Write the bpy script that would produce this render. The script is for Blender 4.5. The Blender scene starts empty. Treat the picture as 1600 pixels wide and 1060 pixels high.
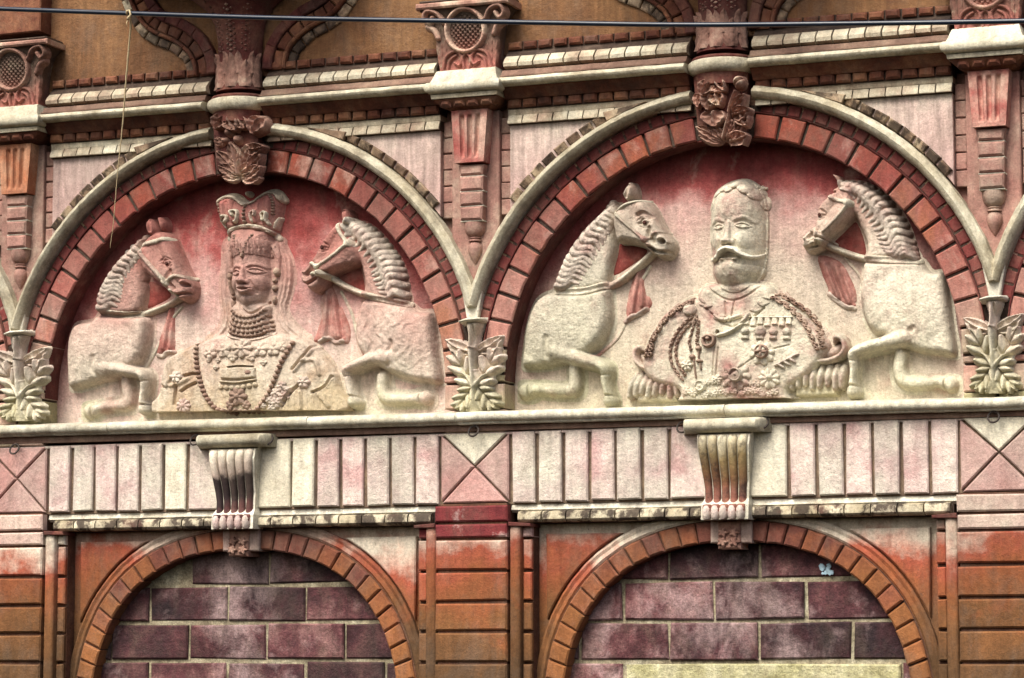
import bpy, math, random
import numpy as np
from mathutils import Matrix, Vector

random.seed(7); rng = np.random.default_rng(7)
scene = bpy.context.scene
col = scene.collection

# ------------------------------------------------------------------ camera
YAW, PIT, FPX = -0.37814, 0.11208, 4513.0
CAM = np.array([4.92664, -8.06774, -0.69895])
FWD = np.array([math.sin(YAW)*math.cos(PIT), math.cos(YAW)*math.cos(PIT), math.sin(PIT)])
RGT = np.array([math.cos(YAW), -math.sin(YAW), 0.0])
UPV = np.cross(RGT, FWD)
cam_data = bpy.data.cameras.new('camera'); cam = bpy.data.objects.new('camera', cam_data); col.objects.link(cam)
cam.matrix_world = Matrix(((RGT[0], UPV[0], -FWD[0], CAM[0]), (RGT[1], UPV[1], -FWD[1], CAM[1]),
                           (RGT[2], UPV[2], -FWD[2], CAM[2]), (0, 0, 0, 1)))
cam_data.sensor_width = 36.0; cam_data.lens = FPX/1600*36.0; cam_data.clip_end = 500
scene.camera = cam

# ------------------------------------------------------------------ sky, sun, exposure
SUN_EL, SUN_AZ = 50.0, -12.0       # azimuth from the wall's normal, negative = from the left
world = bpy.data.worlds.new('World'); scene.world = world; world.use_nodes = True
wn = world.node_tree.nodes; wl = world.node_tree.links
bg = wn['Background']; sky = wn.new('ShaderNodeTexSky'); sky.sky_type = 'NISHITA'; sky.sun_disc = False
sky.sun_elevation = math.radians(SUN_EL); sky.sun_rotation = math.radians(180 - SUN_AZ)
sky.air_density = 1.0; sky.dust_density = 6.0; sky.ozone_density = 0.6
wl.new(sky.outputs[0], bg.inputs[0]); bg.inputs[1].default_value = 0.14
sd = bpy.data.lights.new('sun', 'SUN'); sd.energy = 2.7; sd.angle = math.radians(28); sd.color = (1.0, 0.99, 0.94)
sun = bpy.data.objects.new('sun', sd); col.objects.link(sun)
sdir = Vector((math.sin(math.radians(SUN_AZ))*math.cos(math.radians(SUN_EL)), -math.cos(math.radians(SUN_AZ))*math.cos(math.radians(SUN_EL)), math.sin(math.radians(SUN_EL))))
sun.rotation_euler = sdir.to_track_quat('Z', 'Y').to_euler(); sun.location = (0, -6, 8)
vs = scene.view_settings; vs.view_transform = 'Standard'; vs.look = 'None'; vs.gamma = 1; vs.exposure = 0.56
try: vs.use_curve_mapping = False
except Exception: pass

# ------------------------------------------------------------------ helpers: places on the wall
# The wall is the plane y = 0; p is how far something stands out from it (metres, towards the street).
D0 = -CAM[1]
def AX(x, p): return CAM[0] + (x-CAM[0])*(1-p/D0)      # seen at x on the wall plane -> true x when it stands p proud
def AZ(z, p): return CAM[2] + (z-CAM[2])*(1-p/D0)
def unproj(px, py, p):
    px = np.asarray(px, float); py = np.asarray(py, float)
    a = (px-800)/FPX; b = (py-530)/FPX
    d = [FWD[i] + a*RGT[i] - b*UPV[i] for i in range(3)]
    t = (-p-CAM[1])/d[1]
    return CAM[0]+t*d[0], CAM[2]+t*d[2]
BAY = 1.6
ZC, RI, RV, RM0, RM1, RO0, RO1 = 0.147, 0.703, 0.774, 0.779, 0.812, 0.856, 0.884
LZC, LRI, LRO, LRM = -0.890, 0.5585, 0.6185, 0.6575
LD = -0.035                                   # the lower arches stand back from the frieze
def low_dr(a): return -0.0153*math.cos(4*(a-math.pi/2))+0.0053*math.cos(2*(a-math.pi/2))      # three-centred, flatter than a circle
BACK = -0.085

# ------------------------------------------------------------------ helpers: objects
def empty(name, loc, label=None, cat=None, group=None):
    o = bpy.data.objects.new(name, None); o.empty_display_size = 0.05; o.location = loc; col.objects.link(o)
    tag(o, label, cat, group); return o
def tag(o, label=None, cat=None, group=None, kind='thing'):
    if label: o['label'] = label
    if cat: o['category'] = cat
    if group: o['group'] = group
    if kind: o['kind'] = kind
    return o
def child(o, parent):
    if parent is not None:
        o.parent = parent
        m = Matrix.Identity(4); q = parent
        loc = Vector((0, 0, 0))
        if q.type == 'EMPTY': loc = q.location
        o.matrix_parent_inverse = Matrix.Translation(-loc)
    return o
def mesh_obj(name, verts, faces, mat, parent=None, smooth=False):
    me = bpy.data.meshes.new(name); me.from_pydata([tuple(v) for v in verts], [], faces); me.update()
    if smooth: me.polygons.foreach_set('use_smooth', [True]*len(me.polygons))
    me.materials.append(mat)
    o = bpy.data.objects.new(name, me); col.objects.link(o)
    return child(o, parent)

def inset_poly(P, d):
    n = len(P); out = []
    for i in range(n):
        a = np.array(P[i-1]); b = np.array(P[i]); c = np.array(P[(i+1) % n])
        e1 = b-a; e2 = c-b
        e1 = e1/(np.linalg.norm(e1)+1e-9); e2 = e2/(np.linalg.norm(e2)+1e-9)
        n1 = np.array([-e1[1], e1[0]]); n2 = np.array([-e2[1], e2[0]])
        m = n1+n2; L = np.linalg.norm(m)
        if L < 1e-6: out.append(b+n1*d); continue
        m = m/L; k = d/max(0.35, m.dot(n1))
        out.append(b+m*k)
    return out
def prism(name, P, p0, p1, mat, parent, bev=0.003, jit=0.0012, tilt=0.0015):
    """A block with the outline P (x, z, anticlockwise seen from the street), from p0 to p1, with a worn front edge."""
    P = [np.array(q, float)+rng.uniform(-jit, jit, 2) for q in P]
    n = len(P); F = inset_poly(P, bev); c = np.mean(P, axis=0)
    gx, gz = rng.uniform(-tilt, tilt, 2)*8
    V = []
    for q in P: V.append((q[0], -p0, q[1]))
    for q in P: V.append((q[0], -(p1-bev+(q[0]-c[0])*gx+(q[1]-c[1])*gz), q[1]))
    for q in F: V.append((q[0], -(p1+(q[0]-c[0])*gx+(q[1]-c[1])*gz), q[1]))
    fs = []
    for k in (0, 1):
        for i in range(n):
            j = (i+1) % n
            fs.append((k*n+i, k*n+j, (k+1)*n+j, (k+1)*n+i))
    fs.append(tuple(range(2*n, 3*n)))
    fs = [tuple(f) for f in fs]
    return mesh_obj(name, V, fs, mat, parent)
def block(name, x0, x1, z0, z1, p0, p1, mat, parent, **k):
    return prism(name, [(x0, z0), (x1, z0), (x1, z1), (x0, z1)], p0, p1, mat, parent, **k)
def wedge_poly(cx, cz, r0, r1, a0, a1, n=3, rf=lambda a: 0.0):
    A = np.linspace(a0, a1, n)
    inn = [(cx+(r0+rf(a))*math.cos(a), cz+(r0+rf(a))*math.sin(a)) for a in A]
    out = [(cx+(r1+rf(a))*math.cos(a), cz+(r1+rf(a))*math.sin(a)) for a in A]
    return out + inn[::-1]
def sweep_x(name, prof, x0, x1, mat, parent, seg=0.04, wob=0.0012, pback=-0.09, smooth=False, slope=0.0):
    """prof: (p, z) from the bottom up; swept along the wall from x0 to x1 with closed ends."""
    n = max(2, int((x1-x0)/seg)+1); m = len(prof)
    V = []; fs = []
    for i in range(n):
        x = x0+(x1-x0)*i/(n-1)
        dp, dz = rng.uniform(-wob, wob, 2); dz = dz + slope*(x-1.6)/0.6
        V.append((x, -pback, prof[0][1]+dz*0.6))
        for (p, z) in prof: V.append((x, -(p+dp), z+dz*0.6))
        V.append((x, -pback, prof[-1][1]+dz*0.6))
    k = m+2
    for i in range(n-1):
        for j in range(k-1):
            fs.append((i*k+j, (i+1)*k+j, (i+1)*k+j+1, i*k+j+1))
    fs.append(tuple(range(k-1, -1, -1))); fs.append(tuple(range((n-1)*k, n*k)))
    o = mesh_obj(name, V, fs, mat, parent)
    if smooth: smooth_by_angle(o, 40)
    return o
def smooth_by_angle(o, deg):
    me = o.data
    me.polygons.foreach_set('use_smooth', [True]*len(me.polygons))
    try: me.set_sharp_from_angle(angle=math.radians(deg))
    except Exception: pass
def sweep_arc(name, prof, cx, cz, a0, a1, mat, parent, n=60, wob=0.0008, smooth=True, rf=lambda a: 0.0):
    """prof: closed list of (p, r)."""
    m = len(prof); V = []; fs = []
    for i in range(n):
        a = a0+(a1-a0)*i/(n-1); dr = rng.uniform(-wob, wob)+rf(a)
        for (p, r) in prof: V.append((cx+(r+dr)*math.cos(a), -p, cz+(r+dr)*math.sin(a)))
    for i in range(n-1):
        for j in range(m):
            jj = (j+1) % m
            fs.append((i*m+j, i*m+jj, (i+1)*m+jj, (i+1)*m+j))
    fs.append(tuple(range(m))); fs.append(tuple(range((n-1)*m, n*m))[::-1])
    o = mesh_obj(name, V, fs, mat, parent)
    if smooth: smooth_by_angle(o, 45)
    return o
def round_prof(p0, pc, z0, z1, n=7, pback=None):
    """half-round torus between z0 and z1: (p, z) from the bottom up"""
    zc = (z0+z1)/2; h = (z1-z0)/2
    return [(p0+(pc-p0)*math.cos(t), zc+h*math.sin(t)) for t in np.linspace(-math.pi/2, math.pi/2, n)]
def lathe_half(name, prof, x, pc, mat, parent, n=14, flat=1.0, full=False):
    """prof: (r, z) bottom up; half turned body standing out of the wall at x, axis at depth pc."""
    V = []; fs = []
    A = np.linspace(-math.pi/2, math.pi/2, n)
    for (r, z) in prof:
        for a in A: V.append((x+r*math.sin(a), -(pc+flat*r*math.cos(a)), z))
    for i in range(len(prof)-1):
        for j in range(n-1):
            fs.append((i*n+j, i*n+j+1, (i+1)*n+j+1, (i+1)*n+j))
    fs.append(tuple(range(n))[::-1]); fs.append(tuple(range((len(prof)-1)*n, len(prof)*n)))
    o = mesh_obj(name, V, fs, mat, parent); smooth_by_angle(o, 35); return o
def tube(name, pts, r, mat, parent=None, n=8):
    pts = [Vector(p) for p in pts]; R = r if hasattr(r, '__len__') else [r]*len(pts)
    V = []; fs = []
    for i, p in enumerate(pts):
        t = (pts[min(i+1, len(pts)-1)]-pts[max(i-1, 0)]).normalized()
        u = t.cross(Vector((0, 1, 0)));
        if u.length < 1e-4: u = t.cross(Vector((1, 0, 0)))
        u.normalize(); w = t.cross(u)
        for k in range(n):
            a = 2*math.pi*k/n
            V.append(p+R[i]*(math.cos(a)*u+math.sin(a)*w))
    for i in range(len(pts)-1):
        for k in range(n):
            kk = (k+1) % n
            fs.append((i*n+k, i*n+kk, (i+1)*n+kk, (i+1)*n+k))
    fs.append(tuple(range(n))[::-1]); fs.append(tuple(range((len(pts)-1)*n, len(pts)*n)))
    return mesh_obj(name, V, fs, mat, parent, smooth=True)

# ------------------------------------------------------------------ materials
def S(r, g, b):   # sRGB 0-255 -> linear
    f = lambda c: (c/255/12.92 if c/255 <= 0.04045 else ((c/255+0.055)/1.055)**2.4)
    c = [f(r), f(g), f(b)]; L = 0.2126*c[0]+0.7152*c[1]+0.0722*c[2]      # sun-bleached paint: a little greyer than the swatch
    return tuple(v+(L-v)*0.05 for v in c)+(1.0,)
class NT:
    def __init__(s, name):
        s.m = bpy.data.materials.new(name); s.m.use_nodes = True
        s.t = s.m.node_tree; s.n = s.t.nodes; s.l = s.t.links
        s.b = s.n['Principled BSDF']; s.geo = s.n.new('ShaderNodeNewGeometry')
        s.oi = s.n.new('ShaderNodeObjectInfo')
    def link(s, a, b): s.l.new(a, b)
    def val(s, x):
        return x
    def math(s, op, a, b=None, clamp=False):
        n = s.n.new('ShaderNodeMath'); n.operation = op; n.use_clamp = clamp
        for i, x in enumerate((a, b)):
            if x is None: continue
            if isinstance(x, (int, float)): n.inputs[i].default_value = x
            else: s.link(x, n.inputs[i])
        return n.outputs[0]
    def scaled(s, sx, sy, sz):
        n = s.n.new('ShaderNodeVectorMath'); n.operation = 'MULTIPLY'
        s.link(s.geo.outputs['Position'], n.inputs[0]); n.inputs[1].default_value = (sx, sy, sz); return n.outputs[0]
    def noise(s, scale, detail=5, rough=0.6, vec=None, dist=0.0):
        n = s.n.new('ShaderNodeTexNoise'); n.inputs['Scale'].default_value = scale; n.inputs['Detail'].default_value = detail
        n.inputs['Roughness'].default_value = rough; n.inputs['Distortion'].default_value = dist
        s.link(vec if vec is not None else s.geo.outputs['Position'], n.inputs['Vector']); return n.outputs['Fac']
    def mapr(s, x, a, b, c=0.0, d=1.0, smooth=False):
        n = s.n.new('ShaderNodeMapRange'); n.clamp = True
        if smooth: n.interpolation_type = 'SMOOTHSTEP'
        s.link(x, n.inputs[0])
        for i, v in enumerate((a, b, c, d)): n.inputs[i+1].default_value = v
        return n.outputs[0]
    def ramp(s, x, stops):
        n = s.n.new('ShaderNodeValToRGB'); e = n.color_ramp.elements
        while len(e) < len(stops): e.new(0.5)
        for i, (t, c) in enumerate(stops): e[i].position = t; e[i].color = c
        s.link(x, n.inputs[0]); return n.outputs[0]
    def mix(s, f, a, b, mode='MIX'):
        n = s.n.new('ShaderNodeMix'); n.data_type = 'RGBA'; n.blend_type = mode
        if isinstance(f, (int, float)): n.inputs[0].default_value = f
        else: s.link(f, n.inputs[0])
        for i, x in ((6, a), (7, b)):
            if isinstance(x, tuple): n.inputs[i].default_value = x
            else: s.link(x, n.inputs[i])
        return n.outputs[2]
    def grey(s, v):
        n = s.n.new('ShaderNodeCombineColor')
        for i in range(3): s.link(v, n.inputs[i])
        return n.outputs[0]
def stone(name, stops, src='noise', zr=(0, 1), warp=0.15, nscale=5.0, patches=(), streak=0.25, grain=0.26, rough=0.88,
          bump=0.6, rnd=0.25, cen=None, vrnd=0.16, spec=0.25, dirt=0.45, dirtc=(0.17, 0.125, 0.092, 1), pits=0.45, ring=None):
    """Weathered painted stone: paint colours along a ramp (by noise, by height or by distance from a point), worn patches,
    washed-down streaks, grain and relief."""
    t = NT(name); n1 = t.noise(nscale, 7, 0.62)
    if src == 'noise': f = t.mapr(n1, 0.32, 0.68)
    else:
        if src == 'z':
            sp = t.n.new('ShaderNodeSeparateXYZ'); t.link(t.geo.outputs['Position'], sp.inputs[0]); base = sp.outputs[2]
        else:
            vd = t.n.new('ShaderNodeVectorMath'); vd.operation = 'SUBTRACT'; t.link(t.geo.outputs['Position'], vd.inputs[0]); vd.inputs[1].default_value = cen
            vm = t.n.new('ShaderNodeVectorMath'); vm.operation = 'MULTIPLY'; t.link(vd.outputs[0], vm.inputs[0]); vm.inputs[1].default_value = (1, 0, 1)
            vl = t.n.new('ShaderNodeVectorMath'); vl.operation = 'LENGTH'; t.link(vm.outputs[0], vl.inputs[0]); base = vl.outputs[1]
        a = t.mapr(base, zr[0], zr[1])
        b = t.math('MULTIPLY', t.math('SUBTRACT', n1, 0.5), 2*warp*2)
        f = t.math('ADD', a, b, True)
    f = t.math('ADD', f, t.math('MULTIPLY', t.math('SUBTRACT', t.oi.outputs['Random'], 0.5), rnd), True)
    c = t.ramp(f, stops)
    if ring:      # blends towards rc along a curved border, fading out lower down
        (rx, rz), r0, r1, rc, amt = ring
        vd = t.n.new('ShaderNodeVectorMath'); vd.operation = 'SUBTRACT'; t.link(t.geo.outputs['Position'], vd.inputs[0]); vd.inputs[1].default_value = (rx, 0, rz)
        vm = t.n.new('ShaderNodeVectorMath'); vm.operation = 'MULTIPLY'; t.link(vd.outputs[0], vm.inputs[0]); vm.inputs[1].default_value = (1, 0, 1)
        vl = t.n.new('ShaderNodeVectorMath'); vl.operation = 'LENGTH'; t.link(vm.outputs[0], vl.inputs[0])
        sp2 = t.n.new('ShaderNodeSeparateXYZ'); t.link(t.geo.outputs['Position'], sp2.inputs[0])
        q = t.math('ADD', vl.outputs[1], t.math('MULTIPLY', t.math('SUBTRACT', n1, 0.5), 0.22))
        q = t.math('MULTIPLY', t.mapr(q, r0, r1, 0, amt, True), t.mapr(sp2.outputs[2], 0.12, 0.34))
        c = t.mix(q, c, rc)
    for k, (pc, sc, lo, hi, amt) in enumerate(patches):
        nn = t.noise(sc, 8, 0.65, t.scaled(1, 1, 0.8), 0.3)
        # shift each patch layer so that layers do not coincide
        c = t.mix(t.mapr(nn, lo, hi, 0, amt), c, pc)
    if streak:
        st = t.noise(1.0, 5, 0.6, t.scaled(55, 20, 5))
        c = t.mix(1.0, c, t.grey(t.mapr(st, 0.3, 0.75, 1-streak, 1+streak*0.35)), 'MULTIPLY')
    if pits:
        c = t.mix(t.mapr(t.noise(95, 3, 0.5), 0.66, 0.74, 0, pits), c, (0.09, 0.06, 0.045, 1))
    if dirt:
        d1 = t.noise(11, 9, 0.72, t.scaled(1, 1, 0.6), 0.6)
        c = t.mix(t.mapr(d1, 0.47, 0.70, 0, dirt), c, dirtc)
    g = t.noise(170, 4, 0.7); g2 = t.noise(38, 5, 0.7)
    c = t.mix(1.0, c, t.grey(t.mapr(g, 0.3, 0.7, 1-grain, 1+grain*0.5)), 'MULTIPLY')
    c = t.mix(1.0, c, t.grey(t.mapr(g2, 0.3, 0.72, 1-grain*0.9, 1+grain*0.35)), 'MULTIPLY')
    c = t.mix(1.0, c, t.grey(t.mapr(t.oi.outputs['Random'], 0, 1, 1-vrnd, 1+vrnd)), 'MULTIPLY')
    t.link(c, t.b.inputs['Base Color'])
    t.b.inputs['Roughness'].default_value = rough
    t.b.inputs['Specular IOR Level'].default_value = spec
    if bump:
        bsum = t.math('ADD', t.math('MULTIPLY', t.noise(70, 6, 0.65), 1.0), t.math('MULTIPLY', t.noise(300, 3, 0.6), 0.35))
        bn = t.n.new('ShaderNodeBump'); bn.inputs['Strength'].default_value = bump; bn.inputs['Distance'].default_value = 0.006
        t.link(bsum, bn.inputs['Height']); t.link(bn.outputs[0], t.b.inputs['Normal'])
    return t.m
def plain(name, colr, rough=0.5, metal=0.0, var=0.2, scale=60, bump=0.2):
    t = NT(name); n = t.noise(scale, 5)
    c = t.mix(1.0, colr, t.grey(t.mapr(n, 0.3, 0.7, 1-var, 1+var)), 'MULTIPLY')
    t.link(c, t.b.inputs['Base Color']); t.b.inputs['Roughness'].default_value = rough; t.b.inputs['Metallic'].default_value = metal
    if bump:
        bn = t.n.new('ShaderNodeBump'); bn.inputs['Strength'].default_value = bump; bn.inputs['Distance'].default_value = 0.002
        t.link(n, bn.inputs['Height']); t.link(bn.outputs[0], t.b.inputs['Normal'])
    return t.m

CREAM, CREAM2 = S(226, 220, 200), S(210, 198, 174)
PINK, PINK2, ROSE = S(205, 168, 160), S(190, 140, 134), S(168, 92, 90)
CRIM, MAROON = S(140, 42, 46), S(92, 34, 36)
SOOT, BROWN, OCHRE = S(52, 42, 36), S(104, 66, 44), S(150, 98, 54)
MOSS = S(150, 146, 96)
M = {}
M['cream'] = stone('limewashed_stone', [(0, CREAM2), (0.45, CREAM), (1, S(232, 226, 205))], patches=((SOOT, 7, 0.56, 0.74, 0.7), (MOSS, 4, 0.56, 0.7, 0.45)))
M['roll'] = stone('limewashed_roll', [(0, S(178, 166, 136)), (0.5, S(204, 195, 168)), (1, S(220, 214, 188))], nscale=9, patches=((S(110, 96, 72), 12, 0.52, 0.70, 0.6),), dirt=0.5)
M['ledge'] = stone('limewashed_ledge', [(0, S(206, 196, 166)), (0.5, S(222, 216, 192)), (1, S(232, 228, 208))], nscale=8, patches=((S(120, 104, 80), 12, 0.55, 0.72, 0.5),), dirt=0.4)
M['figure'] = stone('carved_pale_stone', [(0, S(178, 130, 120)), (0.3, S(200, 176, 158)), (0.6, S(216, 206, 182)), (1, S(226, 220, 196))], nscale=8,
                    patches=((S(166, 106, 96), 6, 0.58, 0.76, 0.4),), streak=0.2, rnd=0.12, dirt=0.42, bump=0.9)
M['horse'] = stone('carved_horse_stone', [(0, S(208, 204, 170)), (0.15, S(216, 210, 182)), (0.5, S(218, 208, 186)), (0.78, S(210, 190, 170)), (1, S(192, 152, 136))], src='z', zr=(0.05, 0.78), warp=0.2, nscale=6,
                   patches=((S(172, 112, 102), 7, 0.54, 0.72, 0.5),), streak=0.2, rnd=0.2, dirt=0.42, bump=0.9)
M['figure_a'] = stone('pink_washed_carving', [(0, S(200, 182, 148)), (0.14, S(214, 200, 176)), (0.38, S(212, 188, 170)), (0.54, S(198, 160, 146)), (0.74, S(184, 134, 122)), (1, S(168, 98, 90))], src='z', zr=(0.06, 0.86), warp=0.14, nscale=7,
                   patches=((S(168, 124, 78), 3.0, 0.57, 0.66, 0.45), (S(166, 92, 84), 7, 0.58, 0.74, 0.4)), streak=0.2, rnd=0.08, dirt=0.42, bump=0.9, vrnd=0.08)
M['horse_a'] = stone('pink_washed_horse', [(0, S(206, 200, 166)), (0.12, S(216, 206, 184)), (0.36, S(208, 186, 168)), (0.58, S(192, 154, 140)), (0.82, S(178, 126, 114)), (1, S(166, 104, 94))], src='z', zr=(0.05, 0.75), warp=0.18, nscale=6,
                   patches=((S(160, 86, 78), 6, 0.56, 0.72, 0.5),), streak=0.2, rnd=0.1, dirt=0.42, bump=0.9, vrnd=0.08)
M['bead'] = stone('dark_bead_stone', [(0, S(134, 104, 90)), (0.5, S(164, 136, 118)), (1, S(194, 170, 148))], nscale=14, rnd=0.1, vrnd=0.06)
M['eye'] = stone('brown_painted_eye', [(0, S(70, 34, 30)), (1, S(104, 60, 50))], nscale=20, dirt=0.2)
M['hollow'] = stone('red_painted_hollow', [(0, S(118, 50, 46)), (0.5, S(148, 72, 64)), (1, S(186, 128, 114))], nscale=9)
M['cloth'] = stone('red_painted_relief', [(0, S(152, 84, 76)), (0.5, S(182, 126, 114)), (1, S(208, 174, 158))], nscale=12)
M['mane'] = stone('carved_mane_stone', [(0, S(178, 142, 130)), (0.5, S(206, 188, 172)), (1, S(224, 214, 194))], nscale=10, rnd=0.12, vrnd=0.08, bump=0.9)
M['spandrel'] = stone('pink_washed_stone', [(0, S(208, 178, 166)), (0.5, S(214, 180, 170)), (0.85, S(218, 194, 180)), (1, S(228, 216, 194))], src='z', zr=(0.5, 0.96), warp=0.2, patches=((CREAM, 5, 0.58, 0.72, 0.5),), streak=0.42)
M['spandrel_orange'] = M['spandrel']
TSTOPS = {'tymp_a': [(0, S(214, 208, 172)), (0.16, S(214, 202, 178)), (0.40, S(208, 184, 170)), (0.60, S(196, 150, 142)), (0.76, S(166, 86, 82)), (0.88, S(136, 48, 46)), (1, S(104, 34, 32))],
          'tymp_b': [(0, S(212, 208, 168)), (0.22, S(216, 206, 178)), (0.52, S(212, 196, 176)), (0.70, S(202, 164, 154)), (0.82, S(168, 84, 82)), (0.91, S(140, 46, 48)), (1, S(104, 32, 32))]}
for nm, cx in (('tymp_a', 0.8), ('tymp_b', 2.4)):
    M[nm] = stone('tympanum_wash_'+nm, TSTOPS[nm], src='rad', cen=(cx, 0, -0.5), zr=(0.48, 1.40), warp=0.12 if nm == 'tymp_b' else 0.18, nscale=5,
                  patches=((S(162, 84, 78), 4.2, 0.60, 0.74, 0.4), (S(206, 188, 170), 6, 0.6, 0.75, 0.5)), bump=1.0, rnd=0, dirt=0.3, ring=((cx, ZC), 0.54, 0.70, S(118, 54, 52), 0.85))
M['voussoir'] = stone('red_washed_voussoir', [(0, S(196, 186, 140)), (0.12, S(198, 172, 150)), (0.35, S(180, 130, 116)), (0.6, S(162, 102, 90)), (0.8, S(142, 72, 64)), (1, S(138, 68, 52))], src='z', zr=(0.0, 0.92), warp=0.12, nscale=9, patches=((S(214, 190, 172), 8, 0.56, 0.74, 0.55), (MAROON, 10, 0.6, 0.75, 0.5), (S(170, 104, 62), 2.2, 0.56, 0.66, 0.6)), rnd=0.34, vrnd=0.24)
M['band_brick'] = stone('maroon_band_brick', [(0, S(170, 120, 104)), (0.4, S(130, 62, 58)), (1, S(98, 44, 40))], src='z', zr=(0.1, 0.95), warp=0.3, nscale=10, patches=((S(176, 140, 112), 12, 0.62, 0.75, 0.6), (SOOT, 14, 0.58, 0.75, 0.5)), rnd=0.4)
M['outer_brick'] = stone('sooty_cream_brick', [(0, S(112, 88, 72)), (0.5, S(160, 134, 108)), (1, S(200, 180, 148))], nscale=14, patches=((SOOT, 18, 0.46, 0.56, 0.85),), rnd=0.5)
M['lining'] = stone('maroon_soffit_strip', [(0, S(88, 42, 40)), (0.6, S(116, 60, 54)), (1, S(146, 96, 82))], nscale=10)
M['cornice_cream'] = stone('dull_cornice_stone', [(0, S(176, 150, 128)), (0.4, S(204, 190, 162)), (1, S(222, 216, 190))], nscale=7, patches=((S(150, 92, 80), 5, 0.56, 0.70, 0.5), (S(96, 78, 58), 13, 0.54, 0.68, 0.6)), rnd=0.4)
M['brown_brick'] = stone('brown_cornice_brick', [(0, S(92, 50, 38)), (0.5, S(118, 70, 50)), (1, S(150, 104, 74))], nscale=10, patches=((SOOT, 12, 0.56, 0.72, 0.6),), rnd=0.6)
M['ochre_panel'] = stone('ochre_panel_stone', [(0, S(98, 66, 44)), (0.5, S(128, 90, 58)), (1, S(150, 110, 72))], nscale=4, patches=((S(96, 44, 32), 3, 0.58, 0.7, 0.6),), streak=0.35, bump=0.9)
M['maroon'] = stone('maroon_stone', [(0, S(72, 34, 32)), (0.5, S(104, 54, 48)), (1, S(138, 92, 74))], nscale=12, patches=((SOOT, 10, 0.56, 0.75, 0.5),))
M['capital'] = stone('sooty_capital_stone', [(0, S(184, 112, 100)), (0.3, S(146, 98, 84)), (0.6, S(104, 82, 70)), (1, S(84, 70, 60))], src='z', zr=(1.10, 1.30), warp=0.2, nscale=12, patches=((S(186, 176, 148), 22, 0.60, 0.72, 0.6),))
M['key'] = stone('weathered_keystone', [(0, S(116, 82, 70)), (0.35, S(162, 120, 104)), (0.7, S(192, 152, 132)), (1, S(216, 192, 166))], nscale=14, patches=((S(120, 58, 54), 9, 0.58, 0.72, 0.4),))
M['flute'] = stone('pink_fluted_stone', [(0, S(160, 70, 64)), (0.5, S(176, 104, 94)), (1, S(206, 170, 150))], nscale=9)
M['shaft'] = stone('dusty_pink_shaft', [(0, S(194, 168, 148)), (0.5, S(172, 130, 116)), (1, S(150, 104, 94))], nscale=8, patches=((SOOT, 13, 0.62, 0.76, 0.4),))
M['leaf'] = stone('carved_leaf_stone', [(0, S(206, 198, 160)), (0.4, S(222, 214, 188)), (0.75, S(214, 194, 178)), (1, S(214, 200, 176))], src='z', zr=(0.05, 0.36), warp=0.3, nscale=10, patches=((S(170, 120, 110), 9, 0.58, 0.75, 0.4),))
M['slab'] = stone('pink_cream_slab', [(0, S(228, 222, 200)), (0.4, S(222, 208, 192)), (0.75, S(214, 190, 180)), (1, S(200, 162, 156))], nscale=5, patches=((CREAM, 7, 0.60, 0.74, 0.4),), streak=0.2, rnd=0.35, bump=0.8)
M['slab_cream'] = stone('cream_slab', [(0, S(218, 208, 180)), (1, S(232, 226, 204))], nscale=3.2, streak=0.15)
M['slab_pink'] = stone('rose_slab', [(0, S(210, 186, 170)), (0.5, S(196, 160, 150)), (1, S(184, 136, 128))], nscale=4, streak=0.12)
M['dentil'] = stone('sooty_dentil_stone', [(0, S(196, 180, 144)), (0.5, S(214, 202, 172)), (1, S(200, 188, 160))], nscale=6, patches=((S(50, 36, 32), 15, 0.45, 0.53, 0.9), (S(104, 44, 42), 4, 0.57, 0.66, 0.6)), rnd=0.4)
M['lower'] = stone('ochre_washed_stone', [(0, S(100, 72, 44)), (0.35, S(130, 86, 48)), (0.62, S(152, 86, 50)), (0.78, S(166, 84, 60)), (0.89, S(196, 160, 140)), (1, S(216, 204, 182))], src='z', zr=(-0.72, -0.30), warp=0.2, nscale=7, patches=((S(196, 96, 56), 5, 0.58, 0.74, 0.4), (S(110, 76, 50), 9, 0.6, 0.76, 0.5)), rnd=0.2)
M['lower_vous'] = stone('ochre_voussoir', [(0, S(142, 92, 50)), (0.4, S(154, 98, 54)), (0.75, S(142, 84, 54)), (1, S(108, 62, 50))], src='z', zr=(-0.8, -0.30), warp=0.2, nscale=10, patches=((S(190, 128, 100), 12, 0.6, 0.76, 0.5), (S(100, 44, 42), 9, 0.6, 0.74, 0.6)), rnd=0.45)
M['lower_red'] = stone('broken_maroon_band', [(0, S(110, 40, 46)), (0.5, S(140, 58, 58)), (0.62, S(196, 160, 152)), (1, S(210, 182, 172))], nscale=5, rnd=0.1)
M['lower_pale'] = stone('pale_band', [(0, S(214, 196, 176)), (1, S(200, 160, 150))], nscale=5)
M['purple'] = stone('purple_brick', [(0, S(54, 38, 42)), (0.5, S(86, 50, 54)), (0.8, S(110, 66, 68)), (1, S(140, 98, 96))], nscale=7, patches=((S(204, 174, 170), 4.4, 0.50, 0.66, 0.75), (S(70, 34, 38), 6, 0.52, 0.62, 0.75)), rnd=0.5, grain=0.45, rough=0.75, bump=1.0, vrnd=0.25)
M['limepatch'] = stone('pale_lime_block', [(0, S(150, 144, 96)), (0.5, S(190, 184, 136)), (1, S(214, 208, 166))], nscale=14, patches=((S(120, 100, 66), 18, 0.58, 0.72, 0.6),), bump=1.4)
M['joint'] = stone('dark_joint', [(0, S(58, 46, 40)), (1, S(86, 68, 56))], nscale=12, grain=0.4)
M['joint_mid'] = stone('slab_joint', [(0, S(124, 100, 84)), (1, S(166, 144, 116))], nscale=14, grain=0.4)
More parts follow.
